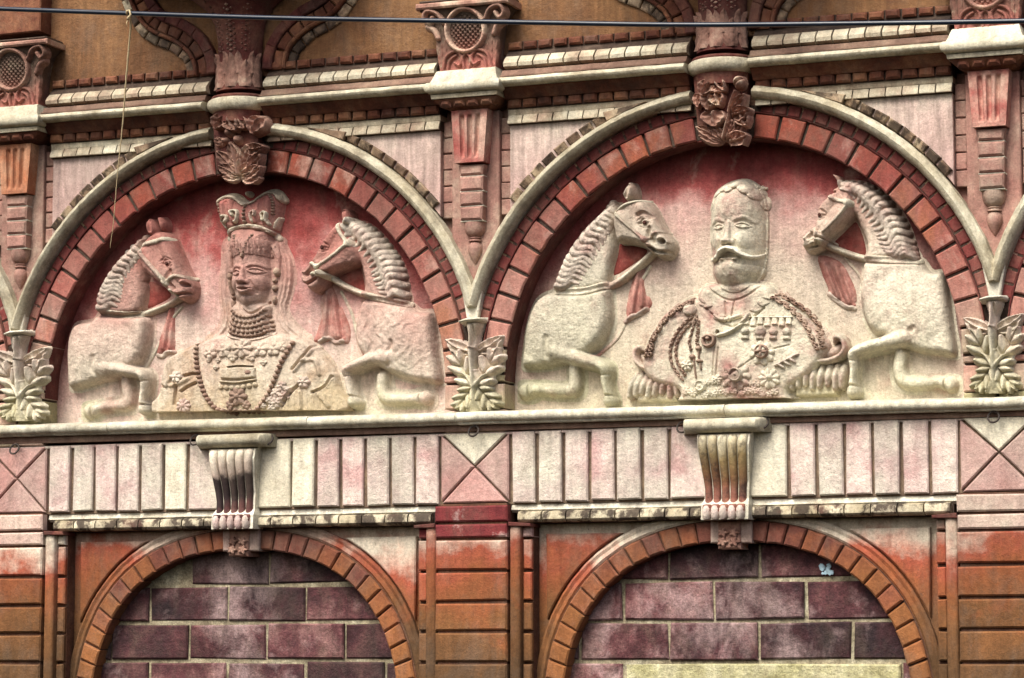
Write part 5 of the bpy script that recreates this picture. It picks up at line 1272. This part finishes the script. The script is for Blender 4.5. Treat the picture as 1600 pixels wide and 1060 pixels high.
# epaulettes: one per shoulder, crescent + dish + fringe
def epaulette(T, cres, dish, tops, bots, foot, ytop, ybot):
    E = Relief((0, 0, 1), (968, 520, 1335, 634), BACK, BACK+0.06, step=0.8); E.frame(T)
    E.poly(foot, 12, 30, smooth=False); E.blur(1).rough(0.3)
    ep = E.mesh('epaulette', M['leaf'], ke)
    fr = [E.f_stroke([(t, ytop+abs(i-len(tops)/2)*5), ((t+b)/2, (ytop+ybot)/2), (b, ybot-((i*37) % 3)*14)], [33, 37, 30], [14, 25, 23]) for i, (t, b) in enumerate(zip(tops, bots))]
    F = E.field()
    for f in fr: F = np.maximum(F, f)
    E.H = np.zeros_like(E.H)
    E.layer('fringe', M['figure'], ep, [F], rough=0.5)
    E.poly(dish, 16, 60); E.mesh('dish', M['figure'], ep)
    E.H = np.zeros_like(E.H)
    E.layer('crescent', M['figure'], ep, [E.f_stroke(cres, [24]+[33]*(len(cres)-2)+[24], [18]+[26]*(len(cres)-2)+[18])], rough=0.4)
    return ep
epaulette(KL, [(160, 560), (125, 545), (98, 595), (112, 660), (170, 706), (240, 714), (318, 692), (366, 640), (366, 580), (330, 552), (305, 580)], [(130, 570), (110, 640), (170, 700), (300, 695), (350, 630), (310, 575), (220, 600)],
          [95, 140, 190, 245, 300, 350, 400, 430], [45, 95, 145, 198, 252, 312, 378, 440], [(95, 860), (430, 860), (440, 985), (92, 992)], 755, 945)
epaulette(KR, [(605, 490), (570, 480), (540, 515), (535, 570), (585, 625), (680, 652), (800, 648), (895, 610), (935, 545), (915, 470), (865, 455), (845, 490)], [(560, 520), (555, 580), (620, 640), (800, 640), (900, 590), (890, 500), (720, 560)],
          [505, 560, 620, 680, 740, 800, 860, 915], [490, 545, 605, 662, 722, 790, 852, 905], [(500, 800), (880, 800), (870, 940), (505, 950)], 685, 875)
# ------------------------------------------------------------------ acanthus ornaments at the feet of the upper arches
def leaf_field(R, base, tip, width, h, lob=4, curl=0.25, bend=0.15, vn=0.10):
    """a lobed leaf from base to tip with a midrib, raised towards the tip"""
    b = R.pt(base); t = R.pt(tip); ax = t-b; L = np.hypot(*ax); ax = ax/L; nx = np.array([-ax[1], ax[0]]); w = width*R.sc
    X = R.GX-b[0]; Y = R.GY-b[1]
    u = (X*ax[0]+Y*ax[1])/L; v = (X*nx[0]+Y*nx[1])/w
    v = v-bend*np.sin(np.clip(u, 0, 1)*math.pi)
    uu = np.clip(u, 0, 1)
    prof = np.power(np.sin(np.power(uu, 0.8)*math.pi), 0.65)*(0.80+0.20*np.abs(np.sin(uu*math.pi*lob)))+0.02
    f = np.abs(v)/np.maximum(prof, 1e-3)
    ins = (u > 0) & (u < 1) & (f < 1)
    cup = 0.35+0.65*f**2.5                      # rim higher than the blade
    rib = 0.55*np.exp(-(v/0.09)**2)
    vein = vn*np.cos((uu*(lob+1)*1.5-np.abs(v)*0.9)*math.pi*2)
    edge = np.clip((1-f)*5, 0, 1)**0.5
    return np.where(ins, np.maximum(h*(cup*(0.55+curl*uu)+rib*(1-uu*0.5)+vein*0.6)*edge*np.clip(uu*6, 0.25, 1), 0.5), 0)
def lobed_leaf(R, base, tip, width, h, n=4):
    """an acanthus leaf: a midrib with pairs of rounded lobes that rise towards their ends"""
    b = np.array(base, float); t = np.array(tip, float); ax = t-b; L = np.hypot(*ax); ax = ax/L; nx = np.array([-ax[1], ax[0]])
    for s_ in (-1, 1):
        for i in range(n):
            q = (i+0.35)/(n+0.1); p0 = b+ax*L*q*0.86
            ln = width*(0.55+0.55*math.sin(math.pi*min(1, q*0.85+0.18)))
            d = ax*(0.62+0.25*q)+nx*s_*(0.88-0.35*q); d = d/np.hypot(*d)
            R.stroke([p0, p0+d*ln*0.55, p0+d*ln+ax*ln*0.12], [width*0.20, width*0.34, width*0.20], [h*0.6, h*0.85, h*1.05], k=2.0)
    R.stroke([b+ax*L*0.7, b+ax*L*0.88, t], [width*0.16, width*0.22, width*0.10], [h*0.7, h*0.95, h*1.15], k=0.6)
    R.groove([b+ax*L*0.12, b+ax*L*0.5, b+ax*L*0.92], width*0.07, h*0.35)
    return R
def acanthus(T, label, flower):
    bx, by = T[0]+480*T[2], T[1]+870*T[2]
    ex, ez = unproj(bx, by, 0.01)
    e = empty('acanthus_ornament', (float(ex), 0, float(ez)), label, 'ornament', 'carved leaf ornaments between the upper arches')
    def leaf(*a, **k):
        R = Relief(T, (230, 120, 730, 885), 0.004, 0.03); 
        R.H = leaf_field(R, *a, **k); R.blur(1).rough(0.4, 4)
        return R.mesh('leaf', M['leaf'], e)
    for bs, tp, w, h in (((466, 700), (318, 420), 100, 19), ((494, 700), (664, 405), 100, 19), ((462, 690), (350, 862), 84, 17), ((500, 690), (640, 858), 84, 17)):
        R = Relief(T, (230, 120, 740, 890), 0.004, 0.03, step=0.8)
        R.H = leaf_field(R, bs, tp, w*0.8, h*0.62, lob=2, bend=0, vn=0.03)
        lobed_leaf(R, bs, tp, w, h, 3).blur(1).rough(0.25, 4); R.mesh('leaf', M['leaf'], e)
    leaf((462, 432), (262, 338), 62, 26, lob=1, bend=-0.30)
    leaf((486, 432), (694, 308), 62, 26, lob=1, bend=0.30)
    R = Relief(T, (230, 120, 730, 885), 0.004, 0.03)
    R.stroke([(482, 868), (484, 760), (480, 640), (474, 540), (470, 420)], [62, 24, 24, 24, 34], [12, 19, 24, 24, 26])
    R.stroke([(482, 700), (430, 620), (380, 585)], [20, 15, 9], [22, 17, 13]); R.stroke([(484, 700), (540, 620), (600, 585)], [20, 15, 9], [22, 17, 13])
    R.stroke([(430, 872), (482, 790), (540, 872)], 20, 14)
    R.blur(1).rough(0.3)
    R.mesh('stem', M['leaf'], e)
    R = Relief(T, (230, 120, 730, 885), 0.004, 0.03)
    R.poly([(432, 220), (448, 320), (440, 420), (505, 420), (512, 320), (540, 215)], 30, 40, smooth=True)
    R.groove([(452, 240), (458, 390)], 10, 8); R.groove([(500, 240), (492, 390)], 10, 8)
    R.blur(1)
    R.mesh('bud', M['leaf'], e)
    R = Relief(T, (230, 120, 730, 885), 0.004, 0.03)
    R.stroke([(402, 214), (470, 205), (552, 192)], [16, 24, 18], [30, 38, 30], pw=0.35); R.blur(1)
    R.mesh('bud_cap', M['cream'], e)
    return e
acanthus((640, 460, .2075), 'carved leaf ornament with a capped bud between the two upper arches', 0)
acanthus((-66, 481, .2000), 'carved leaf ornament with a capped bud at the left picture edge', 0)
acanthus((1448, 424, .2150), 'carved leaf ornament with two rounded buds at the right picture edge', 1)

# ------------------------------------------------------------------ carved keystones of the upper arches
def keystone(T, cx, label, kind):
    e = empty('carved_keystone', (cx, 0, 0.83), label, 'keystone', 'carved keystones of the upper arches')
    zt, zb = 1.035, 0.842
    # flared block behind the carving, bulging forward in the middle
    V = []; fs = []
    prof = [(0.070, 0.016, zb), (0.073, 0.036, zb+0.012), (0.075, 0.046, 0.90), (0.078, 0.050, 0.96), (0.082, 0.052, 1.01), (0.084, 0.050, zt)]
    for hw, p, z in prof: V += [(cx-hw, 0.09, z), (cx-hw, -p+0.012, z), (cx-hw*0.6, -p+0.002, z), (cx+hw*0.6, -p+0.002, z), (cx+hw, -p+0.012, z), (cx+hw, 0.09, z)]
    for i in range(len(prof)-1):
        for j in range(5): fs.append((i*6+j, i*6+j+1, (i+1)*6+j+1, (i+1)*6+j))
    fs.append((5, 4, 3, 2, 1, 0)); fs.append(tuple(range((len(prof)-1)*6, len(prof)*6)))
    o = mesh_obj('key_block', V, fs, M['maroon'], e); smooth_by_angle(o, 45)
    def leaf(base, tip, w, h, **k):
        R = Relief(T, (60, 100, 900, 1030), 0.040, 0.075, step=0.8); R.H = leaf_field(R, base, tip, w, h, vn=0.08, **k); R.blur(1).rough(0.12, 3)
        R.mesh('leaf', M['key'], e)
    if kind == 0:
        L = [((470, 930), (205, 610), 72, 16, 2), ((470, 935), (225, 800), 70, 15, 2), ((480, 940), (265, 945), 55, 12, 1), ((480, 930), (790, 650), 72, 18, 2), ((490, 935), (785, 805), 70, 16, 2), ((490, 945), (760, 955), 60, 12, 1), ((470, 900), (385, 500), 66, 18, 2), ((490, 900), (620, 520), 62, 19, 2),
             ((345, 150), (205, 350), 78, 26, 1), ((365, 150), (478, 372), 78, 27, 1), ((500, 170), (590, 345), 66, 24, 1), ((815, 165), (690, 415), 92, 28, 1), ((560, 600), (830, 560), 66, 22, 1), ((250, 560), (215, 430), 50, 17, 1)]
        blobs = [((372, 375), 58, 62, 20), ((470, 465), 50, 60, 17), ((300, 475), 44, 42, 14)]
    else:
        L = [((450, 970), (120, 790), 60, 16, 2), ((450, 980), (150, 905), 55, 14, 1), ((460, 965), (262, 720), 58, 18, 2), ((490, 965), (600, 700), 60, 18, 2), ((500, 970), (735, 725), 58, 18, 2), ((520, 975), (790, 900), 95, 20, 1),
             ((380, 560), (380, 812), 125, 25, 1), ((350, 205), (205, 410), 80, 26, 1), ((375, 200), (510, 355), 84, 28, 1), ((345, 340), (285, 600), 80, 26, 1), ((395, 345), (440, 545), 78, 27, 1), ((560, 600), (770, 380), 56, 26, 1), ((560, 650), (835, 575), 80, 26, 1), ((700, 610), (775, 795), 76, 23, 1), ((160, 330), (150, 560), 50, 18, 1)]
        blobs = [((680, 230), 78, 92, 26)]
    for b, t_, w, h, lb in L: leaf(b, t_, w*1.4, h*1.5, lob=lb, curl=0.6)
    R = Relief(T, (60, 100, 900, 1030), 0.046, 0.075, step=0.8)
    for c, rx, ry, h in blobs: R.ell(c, rx, ry, h)
    if kind == 1: R.groove([(640, 270), (680, 230), (720, 190)], 20, 10); R.stroke([(540, 600), (580, 470), (640, 340)], [22, 18, 18], [14, 18, 20])
    R.stroke([(470, 900), (450, 720), (390, 500)] if kind == 0 else [(460, 930), (520, 760), (545, 600)], [26, 18, 12], [12, 18, 14])
    R.blur(1); R.mesh('berries' if kind == 0 else 'bud', M['key'], e)
    return e
keystone((310, 160, .1227), 0.8, 'leaf-carved keystone of the upper left arch, dark with berries', 0)
keystone((1070, 100, .1227), 2.4, 'leaf-carved keystone of the upper right arch with a pale bud', 1)

# ------------------------------------------------------------------ leaf-wrapped columns above the keystones
def column(cx, label):
    e = empty('leafy_column', (cx, 0, 1.05), label, 'column', 'leaf-wrapped columns above the keystones')
    zz = lambda z: AZ(z, 0.09)
    lathe_half('bulged_roll', [(0.084, zz(1.052)), (0.096, zz(1.058)), (0.103, zz(1.068)), (0.105, zz(1.077)), (0.102, zz(1.087)), (0.094, zz(1.093))], cx, 0.018, M['roll'], e, n=22, flat=0.9)
    lathe_half('underside', [(0.078, zz(1.018)), (0.080, zz(1.035)), (0.086, zz(1.052))], cx, 0.014, M['maroon'], e, n=18, flat=0.9)
    lathe_half('base_ring', [(0.092, zz(1.093)), (0.094, zz(1.099)), (0.090, zz(1.104)), (0.082, zz(1.106))], cx, 0.014, M['maroon'], e, n=22, flat=0.9)
    prof = [(0.080, 1.100), (0.076, 1.12), (0.073, 1.17), (0.073, 1.22), (0.076, 1.27), (0.086, 1.32), (0.112, 1.365), (0.17, 1.41), (0.26, 1.45), (0.38, 1.49), (0.46, 1.53), (0.48, 1.60), (0.48, 1.75)]
    lathe_half('shaft', prof, cx, 0.008, M['maroon'], e, n=30, flat=0.95)
    # upright leaves wrapped round the foot, beaded ribs above
    def wrap(u, z, q=0.0):    # position on the shaft at sideways u (metres), height z
        r = np.interp(z, [p[1] for p in prof], [p[0] for p in prof])
        a = math.asin(max(-1, min(1, u/r)))
        return r, a
    def leaf_on(a0, z0, z1, w, h):
        nu, nv = 9, 14; V = []; fs = []
        for j in range(nv):
            t = j/(nv-1); z = z0+(z1-z0)*t
            r = np.interp(z, [p[1] for p in prof], [p[0] for p in prof])
            half = w*(math.sin(math.pi*min(1, t*0.72+0.28))**0.7)*(1.0-0.12*math.cos(t*18))
            for i in range(nu):
                s_ = -1+2*i/(nu-1); a = a0+s_*half/r
                hh = h*(0.5+0.35*abs(s_)+0.9*math.exp(-(s_/0.2)**2)+0.25*math.cos(t*22-abs(s_)*5))*(1-abs(s_)**6)+0.010*max(0, t-0.75)/0.25*(1-s_*s_)
                V.append((cx+(r+hh)*math.sin(a), -(0.008+0.95*(r+hh)*math.cos(a)), z))
        for j in range(nv-1):
            for i in range(nu-1): fs.append((j*nu+i, j*nu+i+1, (j+1)*nu+i+1, (j+1)*nu+i))
        mesh_obj('leaf', V, fs, M['key'], e, smooth=True)
    for a0 in (-1.25, -0.62, 0.0, 0.62, 1.25): leaf_on(a0, 1.108, 1.205+0.012*math.cos(a0*5), 0.024, 0.006)
    for a0 in (-0.93, -0.31, 0.31, 0.93): leaf_on(a0, 1.15, 1.222, 0.018, 0.004)
    V = []; fs = []
    for a0, w in ((-0.62, .7), (0.0, 1), (0.62, .7)):
        for i in range(11):
            z = 1.225+i*0.0155
            if z > 1.39: break
            r = np.interp(z, [p[1] for p in prof], [p[0] for p in prof])
            for k, (da, sz) in enumerate(((0, 0.0055), (0.16, 0.0038), (-0.16, 0.0038))):
                a = a0+da*0.075/r; zc_ = z+(0.006 if k else 0)
                b = len(V); c = np.array([cx+(r+0.002)*math.sin(a), -(0.008+0.95*(r+0.002)*math.cos(a)), zc_])
                s_ = sz*w*1.25
                V += [tuple(c+np.array(d)*s_) for d in ((1.1, 0, 0), (-1.1, 0, 0), (0, 1, 0), (0, -1.3, 0.3), (0, 0, 0.8), (0, 0, -0.8))]
                fs += [(b, b+4, b+3), (b+4, b+1, b+3), (b+1, b+5, b+3), (b+5, b, b+3), (b+4, b, b+2), (b+1, b+4, b+2), (b+5, b+1, b+2), (b, b+5, b+2)]
    mesh_obj('beaded_ribs', V, fs, M['key'], e, smooth=True)
    return e
column(0.8, 'dark leaf-wrapped column rising above the left keystone into a flaring corbel')
column(2.4, 'maroon leaf-wrapped column rising above the right keystone')

# ------------------------------------------------------------------ curved mouldings between the columns and the upper panels
def ogee(cx, s, label):
    e = empty('curved_moulding', (cx+s*0.17, 0, 1.16), label, 'moulding', 'curved mouldings beside the columns')
    path = crom([(0.166, 1.165), (0.168, 1.195), (0.186, 1.235), (0.240, 1.278), (0.300, 1.305), (0.345, 1.335), (0.385, 1.39), (0.420, 1.47), (0.45, 1.57), (0.47, 1.70)], 8)
    L = np.concatenate([[0], np.cumsum(np.hypot(*np.diff(path, axis=0).T))])
    def at(t):
        x = np.interp(t, L, path[:, 0]); z = np.interp(t, L, path[:, 1]); x2 = np.interp(t+.004, L, path[:, 0]); z2 = np.interp(t+.004, L, path[:, 1])
        d = np.array([x2-x, z2-z]); d = d/(np.linalg.norm(d)+1e-9); return np.array([x, z]), np.array([d[1], -d[0]])   # point, outward normal (away from the column)
    def piece(nm, t0, t1, o0, o1, p0, p1, mat, **k):
        ts = np.linspace(t0, t1, 3)
        A = [at(t)[0]+at(t)[1]*o0 for t in ts]; B = [at(t)[0]+at(t)[1]*o1 for t in ts]
        P = A+B[::-1]
        P = [(cx+s*q[0], q[1]) for q in P]
        ar = sum(P[i-1][0]*P[i][1]-P[i][0]*P[i-1][1] for i in range(len(P)))
        if ar < 0: P = P[::-1]
        prism(nm, P, p0, p1, mat, e, **k)
    T = L[-1]; t = 0.012
    while t < T-0.05:
        piece('pale_brick', t+0.002, t+0.045, -0.002, 0.026, -0.02, 0.014, M['dentil'] if t > 0.3 else M['outer_brick'], bev=0.004); t += 0.0475
    t = 0.0
    while t < T-0.06:
        piece('bead', t, t+0.0505, -0.016, -0.004, -0.02, 0.030, M['brown_brick'], bev=0.004, jit=0.0002); t += 0.05
    t = 0.006
    while t < T-0.05:
        piece('brick', t+0.002, t+0.041, -0.050, -0.018, -0.02, 0.018, M['brown_brick'], bev=0.004); t += 0.0435
    t = 0.0
    while t < T-0.06:
        piece('flare', t, t+0.0505, -0.085, -0.052, -0.02, 0.028, M['maroon'], bev=0.004, jit=0.0001); t += 0.05
    return e
for cx, nm in ((0.8, 'sooty corbelled'), (2.4, 'maroon')):
    ogee(cx, -1, 'curved brick moulding left of the %s column' % nm); ogee(cx, 1, 'curved brick moulding right of the %s column' % nm)

# ------------------------------------------------------------------ carved capitals standing on the string course
def capital(X0, label, kind):
    e = empty('basket_capital', (X0, 0, 1.10), label, 'capital', 'carved capitals above the string course')
    pz = lambda z, p: AZ(z, p)
    V = []; fs = []
    prof = [(0.090, 0.060, 1.108), (0.094, 0.064, 1.15), (0.098, 0.068, 1.20), (0.104, 0.074, 1.25), (0.118, 0.084, 1.29), (0.136, 0.098, 1.312)]
    for hw, p, z in prof: V += [(X0-hw, 0.03, pz(z, p)), (X0-hw, -p, pz(z, p)), (X0+hw, -p, pz(z, p)), (X0+hw, 0.03, pz(z, p))]
    for i in range(len(prof)-1):
        for j in range(3): fs.append((i*4+j, i*4+j+1, (i+1)*4+j+1, (i+1)*4+j))
    fs.append((3, 2, 1, 0)); q = (len(prof)-1)*4; fs.append((q, q+1, q+2, q+3))
    o = mesh_obj('bell', V, fs, M['capital'], e); smooth_by_angle(o, 40)
    # abacus: three stepped strips
    for i, (hw, p, z0, z1) in enumerate(((0.142, 0.104, 1.313, 1.3195), (0.152, 0.116, 1.3205, 1.338), (0.144, 0.106, 1.3385, 1.346))):
        block('abacus', X0-hw, X0+hw, pz(z0, p), pz(z1, p), -0.02, p, M['key'] if i == 1 else M['capital'], e, bev=0.005)
    block('pier', X0-0.10, X0+0.10, 1.345, ZTOP, -0.05, 0.07, M['brown_brick'], e, bev=0.004)
    # basket in a ring, scrolls and leaves, carved as relief in the capital's own frame
    class CR(Relief):
        def __init__(s, pb):
            s.ox = s.oy = 0.0; s.sc = 1.0; s.pb = pb; s.pr = 0; s.step = 1.0; s.seed = 3
            s.x = np.arange(-72, 73, 0.8); s.y = np.arange(-62, 62, 0.8); s.GX, s.GY = np.meshgrid(s.x, s.y); s.H = np.zeros_like(s.GX)
        def mesh(s, name, mat, parent, H=None, base=None, eps=0.2):
            if H is None: H = s.H
            B = base if base is not None else np.zeros_like(H)
            m = H > eps
            c = m[:-1, :-1] | m[1:, :-1] | m[:-1, 1:] | m[1:, 1:]
            used = np.zeros_like(m); used[:-1, :-1] |= c; used[1:, :-1] |= c; used[:-1, 1:] |= c; used[1:, 1:] |= c
            idx = -np.ones(H.shape, int); idx[used] = np.arange(used.sum())
            Y = np.where(m, B+H, B-1.5)
            X = X0+s.GX[used]*0.002; Z = AZ(1.215, .07)-s.GY[used]*0.002
            lean = np.interp(Z, [1.09, 1.2, 1.26, 1.30], [0.0, 0.008, 0.018, 0.032])
            Vv = np.stack([X, -(s.pb+lean+Y[used]*0.002), Z], -1)
            a = idx[:-1, :-1][c]; b = idx[:-1, 1:][c]; d = idx[1:, 1:][c]; e_ = idx[1:, :-1][c]
            return fast_mesh(name, Vv, np.stack([a, e_, d, b], -1), mat, parent)
    B = CR(0.058)
    B.ell((0, -12), 29, 32, 9); B.blur(1)
    for k in range(-6, 7):
        B.addst([(k*8-34, -46), (k*8+34, 22)], 2.4, -3.2); B.addst([(k*8+34, -46), (k*8-34, 22)], 2.4, -3.2)
    B.blur(1); B.mesh('basket', M['capital'], e)
    Rg = CR(0.058)
    Rg.stroke([(27*math.cos(a)*1.15, -12+32*math.sin(a)) for a in np.linspace(0, 2*math.pi, 26)], 4.2, 11); Rg.blur(1).rough(0.3, 3)
    Rg.mesh('basket_ring', M['key'], e)
    for s_ in (-1, 1):
        Sc = CR(0.054)
        Sc.stroke([(s_*34, -26), (s_*44, -40), (s_*60, -44), (s_*66, -34), (s_*58, -26), (s_*52, -34)], 4.6, 15); Sc.stroke([(s_*62, -22), (s_*52, -16), (s_*46, -4)], 5, 11)
        Sc.blur(1); Sc.mesh('volute', M['key'], e)
        Lf = CR(0.054)
        Lf.H = np.maximum(leaf_field(Lf, (s_*40, 46), (s_*43, -30), 10, 9, lob=3, curl=0.4, bend=0), Lf.H); Lf.blur(1)
        Lf.mesh('leaf', M['capital'], e)
        Lf = CR(0.054)
        Lf.stroke([(s_*40, 48), (s_*34, 26), (s_*18, 18), (s_*8, 28), (s_*12, 40), (s_*20, 36)], [3.5, 3.5, 3.5, 3.5, 3, 2.5], 9)
        Lf.stroke([(s_*32, 48), (s_*28, 32), (s_*18, 25)], 3, 8); Lf.stroke([(s_*4, 48), (s_*6, 30), (0, 22)], 3, 9)
        Lf.blur(1).rough(0.3, 3); Lf.mesh('tendril', M['capital'], e)
    return e
capital(0.0, 'dark carved basket capital at the left picture edge', 0)
capital(1.6, 'dark carved basket capital between the two columns', 0)
capital(3.2, 'dark carved basket capital at the right picture edge, cut by the frame', 0)

# ------------------------------------------------------------------ cable and rope
pc = 0.42
cpts = crom([(-220, 5), (0, 14), (200, 21), (420, 28), (640, 32), (860, 36), (1080, 39), (1340, 37), (1600, 33), (1800, 28)], 8)
cv = [(float(unproj(x, y, pc)[0]), -pc, float(unproj(x, y, pc)[1])) for x, y in cpts]
ce = tube('power_cable', cv, 0.0074, M['cable'], None, 10)
tag(ce, 'thin blue-black cable strung across the top of the facade', 'cable')
rp_ = crom([(203, 21), (204, 45), (200, 90), (196, 140), (192, 190), (187, 240), (182, 290), (178, 340), (172, 388)], 8)
n = len(rp_)
rv = []; rr_ = []
for i, (x, y) in enumerate(rp_):
    p = pc+0.004-0.30*(i/(n-1))
    X, Z = unproj(x, y, p); j = 0.0006
    rv.append((float(X)+random.uniform(-j, j), -p, float(Z))); rr_.append(0.0036*(1-0.72*(i/(n-1))**0.7)+random.uniform(0, .0007)*(i < n*0.5))
re_ = empty('rope', rv[0], 'frayed pale rope hanging from the cable at the left', 'rope')
tube('strand', rv, rr_, M['rope'], re_, 7)
x0, y0, z0 = rv[0]
tube('knot', [(x0-0.010, y0-0.002, z0-0.003), (x0-0.006, y0-0.008, z0+0.006), (x0+0.003, y0-0.010, z0+0.007), (x0+0.006, y0-0.006, z0-0.006), (x0-0.002, y0-0.009, z0-0.016), (x0-0.005, y0-0.004, z0-0.02)], 0.0034, M['rope'], re_, 7)
tube('loose_end', [(x0-0.004, y0, z0-0.018), (x0-0.009, y0-0.004, z0-0.028), (x0-0.007, y0-0.004, z0-0.042)], [0.002, 0.0014, 0.0008], M['rope'], re_, 6)

# ------------------------------------------------------------------ torn paper on the brick filling
x, z = unproj(1291, 890, -0.086); x = float(x); z = float(z)
te = empty('torn_paper', (x, 0.086, z), 'scraps of torn bluish paper stuck on the bricks of the lower right arch', 'paper')
for dx, dz, w in ((-0.013, 0.006, .012), (0.008, 0.009, .011), (0.0, -0.008, .010), (0.013, -0.010, .009), (-0.011, -0.012, .006), (0.004, 0.0, .008)):
    P = [(x+dx+w*random.uniform(.5, 1.1)*math.cos(t), z+dz+w*random.uniform(.5, 1.1)*math.sin(t)) for t in np.linspace(0, 2*math.pi, 9, endpoint=False)]
    prism('scrap', P, -0.100, -0.0845, M['paper'], te, bev=0.0005, jit=0.0006)
